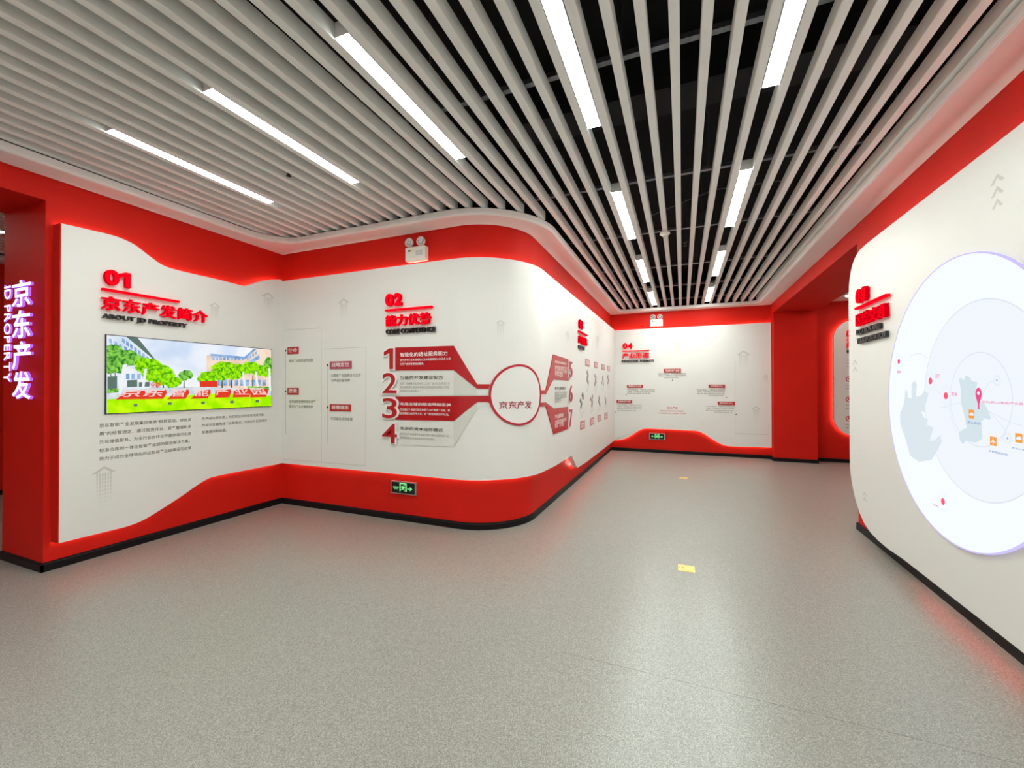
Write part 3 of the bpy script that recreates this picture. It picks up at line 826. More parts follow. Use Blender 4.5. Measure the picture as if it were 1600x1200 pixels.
# ------------------------------------------------------------------ numbered diagram of panel 02
S = PAN_M
dia = root('numbered_diagram', S.at(*S.hit(804, 665), 0), 'red and grey numbered diagram of seven arms meeting a red ring', 'wall diagram')
def z4(pts): return [(580 + x / 4.284, 440 + y / 4.284) for x, y in pts]
arms = [
 ('arm', PLATE_RED, z4([(165, 595), (555, 592), (708, 716), (785, 718), (795, 687), (710, 687), (555, 430), (165, 442)])),
 ('arm', PLATE_GREY, z4([(185, 765), (770, 762), (790, 722), (705, 722), (555, 600), (185, 600)])),
 ('arm', PLATE_RED, z4([(165, 925), (555, 932), (710, 805), (772, 805), (795, 812), (795, 765), (165, 770)])),
 ('arm', PLATE_GREY, z4([(185, 1090), (555, 1105), (710, 850), (800, 848), (790, 815), (708, 815), (555, 937), (185, 935)])),
 ('arm', PLATE_RED, z4([(1118, 752), (1165, 755), (1215, 655), (1315, 662), (1315, 520), (1215, 487), (1165, 725), (1115, 728)])),
 ('arm', PLATE_GREY, z4([(1120, 805), (1166, 808), (1220, 848), (1313, 832), (1313, 668), (1218, 660), (1168, 760), (1120, 760)])),
 ('arm', PLATE_RED, z4([(1115, 838), (1165, 835), (1218, 1020), (1315, 985), (1315, 838), (1218, 852), (1165, 810), (1118, 812)])),
]
S_c = [S.hit(763.5, 617), S.hit(843.8, 612)]
csx = (S_c[0][0] + S_c[1][0]) / 2
zt1 = S.hit(804, 568.9)[1]; zb1 = S.hit(804, 665.3)[1]
czx = (zt1 + zb1) / 2; Rr = (S_c[1][0] - S_c[0][0]) / 2; Rz = (zt1 - zb1) / 2
print('RING', Rr, Rz, csx, czx)
for nme, m, pts in arms:
    v, f = prism(S, pxs(S, pts), 0.001, 0.008 if m is PLATE_RED else 0.006); link(nme, v, f, m, dia)
# folded darker shadow faces printed on the grey arms
for pts in (z4([(555, 600), (705, 722), (705, 758), (555, 763)]), z4([(555, 1105), (710, 850), (708, 815), (555, 937)])):
    v, f = flat(S, pxs(S, pts), 0.0068); link('folded_face', v, f, PLATE_GREY2, dia)
V, Fc = [], []
N = 72
for i in range(N):
    a = 2 * math.pi * i / N
    for k, off in ((1.0, 0.001), (1.0, 0.012), (0.93, 0.012), (0.93, 0.001)):
        V.append(S.at(csx + Rr * k * math.cos(a), czx + Rz * k * math.sin(a), off))
for i in range(N):
    a, b = 4 * i, 4 * ((i + 1) % N)
    for k in range(3): Fc.append((a + k, b + k, b + k + 1, a + k + 1))
link('ring', V, Fc, mat('crimson_ring', srgb(184, 20, 44), 0.3, grain=0.03), dia)
v, f = prism(S, [(csx + Rr * 0.93 * math.cos(2 * math.pi * i / 60), czx + Rz * 0.93 * math.sin(2 * math.pi * i / 60)) for i in range(60)], 0.001, 0.009)
disc = link('disc', v, f, WHITE, dia)
v, f = text(S, '京东产发', pxbox(S, (779.1, 627.2), (829.3, 638.2)), 0.0105, 0.02, 4); link('lettering', v, f, PRINT_PALE_RED, disc)
nums = [('1', (602.2, 545), (616.2, 576.6)), ('2', (599.8, 583), (621.5, 614.4)), ('3', (599.8, 621.8), (622, 653.6)), ('4', (599.4, 661.3), (622, 692.4)),
        ('5', (887.2, 564.5), (891.8, 590)), ('6', (887.2, 601.7), (892, 627.5)), ('7', (887, 640), (891.8, 665.5))]
for t, a, b in nums:
    bx = pxbox(S, a, b); g = 0.011
    if t in '567': bx = (bx[0], bx[1], bx[2], bx[3])
    for bold, off0, off1, m, nme in ((0.055, 0.008, 0.018, INK_WHITE, 'numeral_backing'), (0.006, 0.018, 0.026, PLATE_RED, 'numeral')):
        Vg, Fg = glyphs(t, bold, 6, 0.5); V0, _ = glyphs(t, 0.006, 6, 0.5)
        xa, xb = min(q[0] for q in V0), max(q[0] for q in V0); ya, yb = min(q[1] for q in V0), max(q[1] for q in V0)
        kx, ky = (bx[2] - bx[0]) / (xb - xa), (bx[3] - bx[1]) / (yb - ya)
        P = [S.at(bx[0] + (x - xa) * kx, bx[1] + (y - ya) * ky, off1 if h > 0 else off0) for x, y, h in Vg]
        link(nme, P, Fg, m, dia)
LAB = [("智能化的选址服务能力", (626.1, 551), (700, 555.4), 1, 1), ("依托多年行业实践经验以及大数据智慧分析技术,为您", (626.1, 561), (704.9, 562.6), 1, 0), ("的客户提供智慧选址服务。", (626.1, 567.4), (663.6, 569.8), 1, 0),
       ("顶级的开发建设实力", (626.1, 587.3), (692.5, 593), 0, 1), ("京东产发拥有行业顶尖的工业地产设计以及综合开发", (626.1, 597.6), (703.8, 600.7), 0, 0), ("建设管理团队,结合多年的行业实战经验,赋能全流程", (626.1, 603.4), (702.3, 606.4), 0, 0), ("的项目开发建设能力。", (626.1, 609.6), (657.3, 612.4), 0, 0),
       ("布局全球的物流基础设施", (626.1, 628.6), (705.3, 635), 1, 1), ("在全国29个省级行政区布局了124个智能产业园，覆", (626.1, 638.3), (703.8, 642.6), 1, 0), ("盖规模超1300万平方米，资产管理规模达379亿元。", (626.1, 644.6), (702.6, 648.8), 1, 0),
       ("先进的资本运作模式", (626.1, 666.5), (692.9, 674.6), 0, 1), ("通过设立基金管理平台对旗下资产进行运营和资产运", (626.1, 676.2), (701.9, 682.4), 0, 0), ("营管理及退出,实现资本闭环和良性循环。", (626.1, 682.6), (681.3, 687.4), 0, 0),
       ("高效的招商能力", (865.8, 563), (884, 570.5), 1, 1), ("依托集团生态资源优势为客户", (865.8, 571.9), (885.5, 577.5), 1, 0), ("引入,优质产业客户与合作伙", (865.8, 577.8), (885, 582), 1, 0), ("伴共同发展", (865.8, 583.2), (878, 586), 1, 0),
       ("数字化管理能力", (865.8, 604.5), (882.5, 609), 0, 1), ("智慧园区平台与系统服务", (865.8, 613.2), (884.8, 615.5), 0, 0), ("提升园区运营服务效率与", (865.8, 618.8), (884.5, 620.6), 0, 0), ("管理水平", (865.8, 624.3), (875.5, 626), 0, 0),
       ("产业链赋能", (865.8, 648), (879, 651.5), 1, 1), ("共享集团供应链服务资源", (865.8, 657.3), (883.8, 657.2), 1, 0), ("推动产业升级", (865.8, 663.6), (879, 663), 1, 0)]
for t, a, b, onred, head in LAB:
    m = INK_WHITE if onred else (PRINT_DARK if head else PRINT_SOFT)
    v, f = text(S, t, pxbox(S, a, b), 0.0105, 0.012 if head else 0.006, 3, 'both' if head else 'w')
    link('heading_lettering' if head else 'body_lettering', v, f, m, dia)

# ------------------------------------------------------------------ landscape screen
T = PAN_L
s0, z0, s1, z1 = T.hit(165.3, 523)[0], 0, T.hit(422.6, 547)[0], 0
z1 = (T.hit(165.3, 523)[1] + T.hit(422.6, 547)[1]) / 2; z0 = (T.hit(165.3, 645.6)[1] + T.hit(422.6, 634.6)[1]) / 2
print('TV', s0, s1, z0, z1)
tv = root('wall_screen', T.at((s0 + s1) / 2, z0, 0), 'wide lit screen showing a green park, buildings and big red characters', 'screen')
v, f = prism(T, rect(s0 - 0.006, z0 - 0.006, s1 + 0.006, z1 + 0.006), 0.001, 0.012); link('bezel', v, f, SIGN_BLACK, tv)
E_SKY = emis('screen_sky', srgb(205, 222, 246), 1.0, srgb(252, 253, 255), 1.6, 0.38, 0.58, 3)
E_TREE = emis('screen_trees', srgb(52, 150, 20), 1.0, srgb(170, 250, 20), 34, 0.36, 0.60)
E_TREE2 = emis('screen_dark_trees', srgb(45, 120, 40), 1.0, srgb(150, 225, 90), 30, 0.38, 0.62)
E_GRASS = emis('screen_grass', srgb(160, 240, 0), 1.0, srgb(205, 255, 20), 8, 0.4, 0.6)
E_BLDG = emis('screen_pale_building', srgb(214, 226, 240), 1.0, srgb(240, 244, 250), 6)
E_PEACH = emis('screen_peach_building', srgb(236, 205, 180), 1.0, srgb(248, 226, 205), 6)
E_BLUE = emis('screen_blue_glass', srgb(110, 150, 205), 1.0, srgb(160, 195, 235), 12)
E_PLAZA = emis('screen_plaza', srgb(226, 232, 236), 1.0, srgb(200, 214, 220), 9)
E_WHT = emis('screen_white', srgb(240, 245, 252), 1.0)
E_RED = emis('screen_red', srgb(226, 62, 40), 1.0)
E_PINK = emis('screen_letter_pink', srgb(250, 214, 212), 1.0)
E_TRUNK = emis('screen_trunk', srgb(70, 74, 40), 1.0)
E_GREY = emis('screen_grey', srgb(96, 120, 110), 1.0)
def P8(pts):
    out = []
    for x, y in pts:
        s, z = T.hit(155 + x / 5.714, 515 + y / 5.714)
        out.append((min(s1, max(s0, s)), min(z1, max(z0, z))))
    return out
lay = [0.0125]
def scr(name, m, polys):
    lay[0] += 0.0004
    if name in ('picture_tree', 'picture_pylon', 'picture_hedge', 'picture_letter_block', 'picture_spotlight', 'picture_trunk'):
        for k, p in enumerate(polys):
            v, f = flat(T, P8(p), lay[0] + 0.00003 * k); link(name, v, f, m, tv)
        return
    v, f = flats(T, [P8(p) for p in polys], lay[0]); return link(name, v, f, m, tv)
scr('picture_sky', E_SKY, [[(58, 40), (1532, 180), (1532, 690), (58, 750)]])
scr('picture_building', E_BLDG, [[(58, 45), (330, 72), (475, 255), (475, 560), (58, 600)]])
scr('picture_eaves', E_GREY, [[(235, 62), (335, 73), (490, 265), (470, 262)]])
wins = []
for k in range(8):
    x = 195 + k * 36; y = 70 + k * 27
    wins.append([(x, y), (x + 24, y + 18), (x + 24, y + 58), (x, y + 38)])
for k in range(5):
    x = 80 + k * 45; wins.append([(x, 80 + k * 22), (x + 26, 88 + k * 24), (x + 26, 128 + k * 22), (x, 118 + k * 20)])
for k in range(4): wins.append([(230 + k * 50, 395), (262 + k * 50, 392), (262 + k * 50, 440), (230 + k * 50, 445)])
scr('picture_window', E_BLUE, wins)
scr('picture_building', E_PEACH, [[(950, 232), (985, 222), (1290, 245), (1380, 178), (1532, 182), (1532, 560), (950, 560)]])
wins = [[(985, 215), (1290, 242), (1370, 172), (1400, 172), (1300, 262), (985, 240)], [(1330, 280), (1420, 225), (1425, 262), (1360, 292)]]
for k in range(9): wins.append([(1000 + k * 33, 246 + k * 1), (1022 + k * 33, 247 + k * 1), (1022 + k * 33, 275), (1000 + k * 33, 275)])
for k in range(4): wins.append([(1310 + k * 24, 252 - k * 16), (1326 + k * 24, 242 - k * 16), (1326 + k * 24, 268 - k * 14), (1310 + k * 24, 276 - k * 14)])
for k in range(9): wins.append([(1050 + k * 50, 450), (1082 + k * 50, 448), (1082 + k * 50, 500), (1050 + k * 50, 502)])
scr('picture_window', E_BLUE, wins)
scr('picture_plaza', E_PLAZA, [[(58, 560), (560, 508), (1050, 508), (1532, 548), (1532, 600), (58, 640)]])
def blob(cx, cy_, rx, ry, n=22, jag=0.12, seed=0):
    rnd = random.Random(seed); return [(cx + rx * math.cos(6.2832 * i / n) * (1 + jag * (rnd.random() - 0.5) * 2), cy_ + ry * math.sin(6.2832 * i / n) * (1 + jag * (rnd.random() - 0.5) * 2)) for i in range(n)]
scr('picture_trunk', E_TRUNK, [[(x, y), (x + 7, y), (x + 9, 520), (x - 3, 520)] for x, y in ((90, 380), (130, 380), (505, 460), (560, 470), (1085, 420), (1170, 430), (1360, 410), (745, 440), (610, 470))])
scr('picture_shopfront', E_GREY, [[(240, 452), (330, 448), (330, 510), (240, 515)], [(345, 470), (440, 466), (440, 508), (345, 512)], [(64, 420), (150, 415), (150, 525), (64, 530)]])
scr('picture_tree', E_TREE2, [blob(120, 280, 130, 120, 30, 0.2, seed=41), blob(110, 190, 90, 60, seed=1), blob(190, 240, 150, 60, seed=2), blob(110, 330, 75, 60, seed=3), blob(280, 270, 110, 55, seed=31), blob(765, 410, 65, 48, seed=4), blob(1500, 310, 40, 60, seed=5)])
scr('picture_tree', E_TREE, [blob(430, 330, 115, 70, seed=6), blob(520, 390, 130, 85, seed=7), blob(600, 430, 70, 70, seed=8), blob(450, 400, 80, 60, seed=71), blob(560, 440, 100, 60, seed=72), blob(380, 290, 70, 40, seed=73), blob(640, 480, 60, 40, seed=74), blob(680, 465, 50, 40, seed=9)])
scr('picture_tree', E_TREE, [blob(1090, 350, 100, 62, seed=10), blob(1190, 390, 90, 58, seed=11), blob(970, 420, 90, 50, seed=12), blob(1340, 340, 80, 55, seed=13), blob(1430, 365, 90, 50, seed=14), blob(1060, 410, 90, 45, seed=15), blob(920, 440, 60, 36, seed=16), blob(1230, 370, 70, 60, seed=17), blob(1140, 340, 70, 50, seed=18), blob(1490, 380, 50, 45, seed=19)])
scr('picture_hedge', E_TREE2, [[(60, 530), (170, 525), (170, 560), (60, 568)], [(1320, 505), (1532, 512), (1532, 545), (1320, 528)]])
scr('picture_pylon', E_WHT, [[(200, 312), (238, 310), (188, 570), (158, 572)], [(392, 350), (416, 350), (392, 522), (368, 522)], [(1266, 380), (1280, 380), (1298, 520), (1280, 522)], [(1378, 372), (1394, 372), (1414, 510), (1396, 510)], [(1500, 345), (1516, 345), (1528, 545), (1508, 545)], blob(815, 470, 60, 35, seed=20)])
v, f = text(T, '业园', (*P8([(445, 518)])[0], *P8([(535, 470)])[0]), lay[0] + 0.0004, 0.03); link('picture_sign', v, f, E_RED, tv)
scr('picture_sign', E_RED, [[(885, 462), (1045, 458), (1048, 512), (888, 512)]])
scr('picture_grass', E_GRASS, [[(58, 622), (560, 598), (1000, 570), (1180, 572), (1532, 590), (1532, 692), (58, 752)]])
scr('picture_spotlight', E_GREY, [[(x, y), (x + 34, y - 2), (x + 32, y + 22), (x + 2, y + 22)] for x, y in ((296, 665), (602, 650), (898, 644), (1156, 636), (1384, 628))])
# the row of big slanted characters: red blocks with pale faces
chs = '京东智能产业园'
cells = [((175, 600), (375, 530), 45), ((390, 598), (565, 528), 35), ((632, 598), (765, 526), 10), ((840, 594), (960, 526), 0), ((1028, 585), (1140, 524), -12), ((1190, 582), (1320, 520), -25), ((1345, 582), (1470, 518), -35)]
redp = []
for (a, b, sh) in cells:
    x0, y0 = a; x1, y1 = b
    redp.append([(x0 - 38 + (sh < 0) * 30, y0 + 24), (x1 - 5 + (sh < 0) * 15, y0 + 20), (x1 + 26 + (sh < 0) * 2, y0 - 30), (x1 + 20, y1 + 8), (x0 + 40 - (sh < 0) * 40, y0 - 42)])
scr('picture_letter_block', E_RED, redp)
lay[0] += 0.0004
for ch, (a, b, sh) in zip(chs, cells):
    Vg, Fg = glyphs(ch, 0.012, 3)
    P = []
    for x, y, h in Vg:
        t = (y + 0.08) / 0.93
        px_ = a[0] + (b[0] - a[0]) * (x - 0.05) / 0.9 - sh * 0.6 + sh * 1.2 * t; py_ = a[1] + (b[1] - a[1]) * t
        s, z = P8([(px_, py_)])[0]; P.append(T.at(s, z, lay[0]))
    link('picture_character', P, Fg, E_PINK, tv)

# ------------------------------------------------------------------ glowing round map
R_ = PAN_R
# circle whose picture touches the measured left, top and bottom tangents
def proj(s, z):
    p = R_.at(s, z, 0) - Vector((0, 0, EYE)); d = p.dot(FWD)
    return 800 + F_PX * p.dot(RGT) / d, 600 - F_PX * p.dot(UPV) / d
best = None
cs_, cz_, cr_ = 1.9, 1.33, 0.85
for it in range(60):
    pts = [proj(cs_ + cr_ * math.cos(a * 0.0349), cz_ + cr_ * math.sin(a * 0.0349)) for a in range(180)]
    ul = min(p[0] for p in pts); vt = min(p[1] for p in pts); vb = max(p[1] for p in pts)
    k = 236.0 / ((vb - vt) / 2)
    cr_ *= 1 + 0.5 * (k - 1); cs_ += (1392 - ul) * 0.002; cz_ += ((vt + vb) / 2 - 630) * 0.0015
print('MAP', cs_, cz_, cr_, ul, vt, vb)
mp = root('map_lightbox', R_.at(cs_, cz_ - cr_, 0), 'large round glowing white map with red dots on the right-hand panel', 'light box')
E_MAP = emis('map_light', (0.905, 0.955, 1.0), 1.04)
E_MAP2 = emis('map_light_inner', (0.80, 0.87, 0.97), 1.08)
E_MAP3 = emis('map_light_centre', (0.885, 0.935, 0.985), 1.0)
E_LINE = emis('map_line', srgb(227, 233, 244), 1.0)
E_LAND = emis('map_land', srgb(221, 232, 239), 1.0)
E_LAND2 = emis('map_town', srgb(214, 230, 236), 1.0)
E_DOT = emis('map_dot', srgb(255, 92, 120), 1.0)
E_PIN = emis('map_pin', srgb(240, 84, 140), 1.0)
E_PTXT = emis('map_pink_text', srgb(238, 150, 190), 1.0)
E_BTXT = emis('map_blue_text', srgb(160, 180, 222), 1.0)
E_ORG = emis('map_orange', srgb(248, 165, 70), 1.0)
E_RIM = emis('map_rim_glow', srgb(210, 200, 255), 1.0)
v, f = ring(R_, cs_, cz_, cr_ - 0.003, cr_ + 0.004, 0.001, 0.0135, 96); link('rim', v, f, E_RIM, mp)
v, f = prism(R_, circle(cs_, cz_, cr_, 96), 0.001, 0.012); link('diffuser', v, f, E_MAP, mp)
def circ_px(l, t, b):
    # concentric relief circles
    zt_ = R_.hit(t[0], t[1])[1]; zb_ = R_.hit(b[0], b[1])[1]; return (zt_ + zb_) / 2, (zt_ - zb_) / 2
zc2, r2 = circ_px((1450, 650), (1553, 463), (1570, 795))
s2 = R_.hit(1448.5, 630)[0] + r2
print('C2', zc2, r2, s2)
v, f = flat(R_, circle(s2, zc2, r2, 80), 0.0126); link('relief_disc', v, f, E_MAP3, mp)
v, f = ring(R_, s2, zc2, r2 - 0.004, r2 + 0.003, 0.013, n=80); link('relief_edge', v, f, E_LINE, mp)
r3 = 0.255; s3 = 5.2 - 3.057; zc3 = 1.332
v, f = ring(R_, s3, zc3, r3 - 0.003, r3 + 0.003, 0.0132, n=72); link('relief_edge', v, f, E_LINE, mp)
def Z7(pts): return [(1300 + x / 4, 600 + y / 4) for x, y in pts]
def Z75(pts): return [(1390 + x / 7.5, 540 + y / 7.5) for x, y in pts]
land = Z75([(215, 510), (240, 540), (240, 605), (290, 620), (285, 560), (290, 440), (325, 415), (350, 450), (340, 600), (395, 590), (440, 530), (490, 560), (470, 640), (450, 700), (455, 790), (400, 770), (440, 850), (480, 860), (470, 930), (550, 965), (520, 1050), (500, 1120), (560, 1110), (640, 1050), (620, 1120)]) + Z7([(690, 325), (705, 360), (680, 410), (640, 475), (560, 487), (505, 450), (470, 330), (442, 250), (440, 190), (462, 130)]) + Z75([(205, 620), (210, 560)])
v, f = flat(R_, pxs(R_, land), 0.0138); link('printed_land', v, f, E_LAND, mp)
town = Z75([(848, 385), (880, 380), (905, 410), (935, 345), (985, 375), (1000, 415), (1068, 430), (1055, 500), (1065, 640), (1160, 690), (1195, 760), (1235, 860), (1200, 870), (1160, 850), (1115, 890), (1130, 1090), (1050, 1140), (925, 1115), (900, 1160), (860, 1110), (850, 1020), (900, 980), (945, 970), (900, 760), (870, 660), (870, 500)])
v, f = flat(R_, pxs(R_, town), 0.0138); link('printed_town', v, f, E_LAND2, mp)
lns = [pxs(R_, smooth_line(Z75(p))) for p in ([(1270, 410), (1200, 450), (1140, 560), (1110, 640)], [(1190, 760), (1420, 880), (1600, 940)], [(1210, 780), (1330, 900), (1400, 1010), (1350, 1130)],
       [(620, 720), (700, 720), (760, 690), (870, 675)], [(550, 480), (590, 530), (630, 570)], [(740, 720), (760, 860), (820, 1020)], [(270, 130), (380, 90), (470, 150)])]
v, f = flats(R_, [q for p in lns for q in polyline(p, 0.004)], 0.0142); link('printed_route', v, f, E_LINE, mp)
for (x, y, r0) in ((1408.4, 564.7, 0.019), (1458.4, 595.3, 0.022), (1482.9, 618.4, 0.0215), (1478.3, 784, 0.021), (1563.8, 594.3, 0.006), (1580.7, 685, 0.006)):
    s_, z_ = R_.hit(x, y)
    v, f = join(ring(R_, s_, z_, r0 * 1.6 + 0.01, r0 * 1.6 + 0.0125, 0.0146, n=32), ring(R_, s_, z_, r0 * 2.2 + 0.012, r0 * 2.2 + 0.014, 0.0146, n=32)); link('printed_ring', v, f, E_LINE, mp)
    v, f = flat(R_, circle(s_, z_, r0, 24), 0.015); link('printed_dot', v, f, E_DOT if r0 > 0.01 else E_BTXT, mp)
def mtext(t, a, b, m, bold=0.025): 
    v, f = text(R_, t, pxbox(R_, a, b), 0.0152, bold); link('printed_text', v, f, m, mp)
mtext('常州', (1405.8, 579), (1411.3, 583.5), E_PTXT)
mtext('无锡', (1466, 584.5), (1474, 590.5), E_PTXT)
mtext('苏州', (1492, 612.6), (1501, 619.5), E_PTXT)
mtext('杭州', (1463, 787), (1471, 793.5), E_PTXT)
mtext('京东(昆山)智能产业园', (1539.5, 626), (1606, 634), E_PTXT, 0.02)
mtext('昆山南站', (1517.3, 657.6), (1538.5, 664.7), E_BTXT)
mtext('虹桥国际机场', (1551, 703), (1581, 713), E_BTXT)
mtext('虹桥火车站', (1588, 698.5), (1614, 706), E_BTXT)
s_, z_ = R_.hit(1534.8, 615.5)
pin = [(s_ + 0.026 * math.cos(a * 0.2618 - 0.5), z_ + 0.034 * math.sin(a * 0.2618 - 0.5)) for a in range(0, 17)] + [(s_ - 0.006, z_ - 0.055), (s_ - 0.007, z_ - 0.082), (s_ + 0.007, z_ - 0.082), (s_ + 0.006, z_ - 0.055)]
v, f = flat(R_, pin, 0.0150); link('printed_pin', v, f, E_PIN, mp)
v, f = flat(R_, circle(s_, z_ + 0.004, 0.010, 16), 0.0156); link('printed_dot', v, f, E_MAP, mp)
for (a, b, kind_) in (((1519, 640), (1528, 654.3), 't'), ((1552.8, 681.8), (1563.3, 697.6), 'p'), ((1592.8, 676.6), (1604.5, 693), 't')):
    q0, w0, q1, w1 = pxbox(R_, a, b)
    v, f = flat(R_, rect(q0, w0, q1, w1), 0.0148); ic = link('printed_icon', v, f, E_ORG, mp)
    w, h = q1 - q0, w1 - w0
    if kind_ == 't': sh = [[(q0 + w * .1, w0 + h * .32), (q1 - w * .1, w0 + h * .32), (q1 - w * .1, w0 + h * .55), (q0 + w * .62, w0 + h * .72), (q0 + w * .1, w0 + h * .5)]]
    else: sh = [[(q0 + w * .44, w0 + h * .12), (q0 + w * .56, w0 + h * .12), (q0 + w * .58, w0 + h * .42), (q0 + w * .9, w0 + h * .28), (q0 + w * .9, w0 + h * .38), (q0 + w * .58, w0 + h * .6), (q0 + w * .55, w0 + h * .9), (q0 + w * .45, w0 + h * .9), (q0 + w * .42, w0 + h * .6), (q0 + w * .1, w0 + h * .38), (q0 + w * .1, w0 + h * .28), (q0 + w * .42, w0 + h * .42)]]
    v, f = flats(R_, sh, 0.0154); link('icon_shape', v, f, E_WHT, ic)

# ------------------------------------------------------------------ purple-white lit sign on the end of the left wall
NEON = emis('white_lit_letter', (1.0, 0.97, 1.0), 1.9)
NEON_SIDE = emis('violet_lit_letter_side', srgb(190, 110, 255), 1.1)
ns = root('vertical_letter_sign', JAMB_L.at(*JAMB_L.hit(30, 625), 0), 'vertical white and violet glowing letters on the red wall end beside the opening', 'sign')
s_a, s_b = JAMB_L.hit(19.5, 500)[0], JAMB_L.hit(47, 500)[0]
for ch, va, vb_ in (('京', 437, 478.5), ('东', 484, 528), ('产', 533, 577.5), ('发', 580, 623.5)):
    q = JAMB_L.hit(19.0, va, 0.03)[0], JAMB_L.hit(47.5, va, 0.03)[0]
    za = JAMB_L.hit(34, va, 0.03)[1]; zb_ = JAMB_L.hit(34, vb_, 0.03)[1]
    solid_chars(JAMB_L, ch, (q[0], zb_, q[1], za), 0.012, 0.03, 0.012, ns, 'character', NEON, NEON_SIDE)
bx = (JAMB_L.hit(6.5, 500, 0.022)[0], JAMB_L.hit(12, 597, 0.022)[1], JAMB_L.hit(16.5, 500, 0.022)[0], JAMB_L.hit(12, 444, 0.022)[1])
L_ = []; x = 0.0
for ch in 'JD PROPERTY':
    if ch == ' ': x += 0.28; continue
    V, Fc = glyphs(ch, 0.004, 4, 0.5); a = min(q[0] for q in V); b = max(q[0] for q in V)
    L_.append([[(y, -(x + q - a), h) for q, y, h in V], Fc]); x += b - a + 0.12
x -= 0.12
ymax = 0.71
for V, Fc in L_:
    P = [JAMB_L.at(bx[0] + max(-0.02, q) / ymax * (bx[2] - bx[0]), bx[3] + y / x * (bx[3] - bx[1]), 0.022 if h > 0 else 0.010) for q, y, h in V]
    link('letter', P, Fc, None, ns, mats=[NEON, NEON_SIDE], fmat=[0 if all(V[i][2] > 0 for i in q) else 1 for q in Fc])

# ------------------------------------------------------------------ exit signs
def exit_sign(surf, a, b, label, both):
    s0, z0, s1, z1 = pxbox(surf, a, b, 0.026); w, h = s1 - s0, z1 - z0
    o = root('exit_sign', surf.at((s0 + s1) / 2, z0, 0), label, 'sign')
    v, f = prism(surf, rect(s0, z0, s1, z1), 0.0, 0.026); link('casing', v, f, ALU, o)
    v, f = prism(surf, rect(s0 + 0.008, z0 + 0.008, s1 - 0.012, z1 - 0.008), 0.026, 0.0275); fc = link('face', v, f, EXIT_FACE, o)
    X = lambda t: s0 + w * t
    Z = lambda t: z0 + h * t
    g = [rect(X(.36), Z(.22), X(.40), Z(.90)), rect(X(.60), Z(.22), X(.645), Z(.90)), rect(X(.36), Z(.82), X(.645), Z(.90)), rect(X(.585), Z(.22), X(.645), Z(.27)),
         circle(X(.55), Z(.72), h * 0.045, 12), [(X(.45), Z(.66)), (X(.52), Z(.66)), (X(.60), Z(.52)), (X(.585), Z(.48)), (X(.53), Z(.55)), (X(.515), Z(.47)), (X(.56), Z(.40)), (X(.575), Z(.27)), (X(.55), Z(.27)), (X(.53), Z(.37)), (X(.49), Z(.42)), (X(.47), Z(.33)), (X(.405), Z(.32)), (X(.405), Z(.37)), (X(.455), Z(.39)), (X(.47), Z(.55)), (X(.44), Z(.58)), (X(.43), Z(.52)), (X(.41), Z(.52)), (X(.42), Z(.61))],
         rect(X(.675), Z(.44), X(.78), Z(.50)), [(X(.76), Z(.33)), (X(.79), Z(.33)), (X(.87), Z(.47)), (X(.79), Z(.61)), (X(.76), Z(.61)), (X(.80), Z(.47))]]
    if both: g += [rect(X(.20), Z(.48), X(.33), Z(.54)), [(X(.24), Z(.37)), (X(.21), Z(.37)), (X(.13), Z(.51)), (X(.21), Z(.65)), (X(.24), Z(.65)), (X(.20), Z(.51))]]
    v, f = flats(surf, g, 0.0282); link('pictogram', v, f, EXIT_GREEN, fc)
    if not both:
        v, f = text(surf, '安全出口', (X(.10), Z(.46), X(.33), Z(.60)), 0.0282, 0.03); link('lettering', v, f, EXIT_GREEN, fc)
        v, f = text(surf, 'EXIT', (X(.14), Z(.36), X(.30), Z(.43)), 0.0282, 0.03); link('lettering', v, f, EXIT_GREEN, fc)
exit_sign(WALL_M, (610.8, 751), (649.5, 774.5), 'green-lit exit sign on red wall below the numbered diagram, arrow one way', False)
exit_sign(WALL_F, (1014.5, 676.6), (1038.8, 687.5), 'small green-lit exit sign on the end wall with arrows both ways', True)

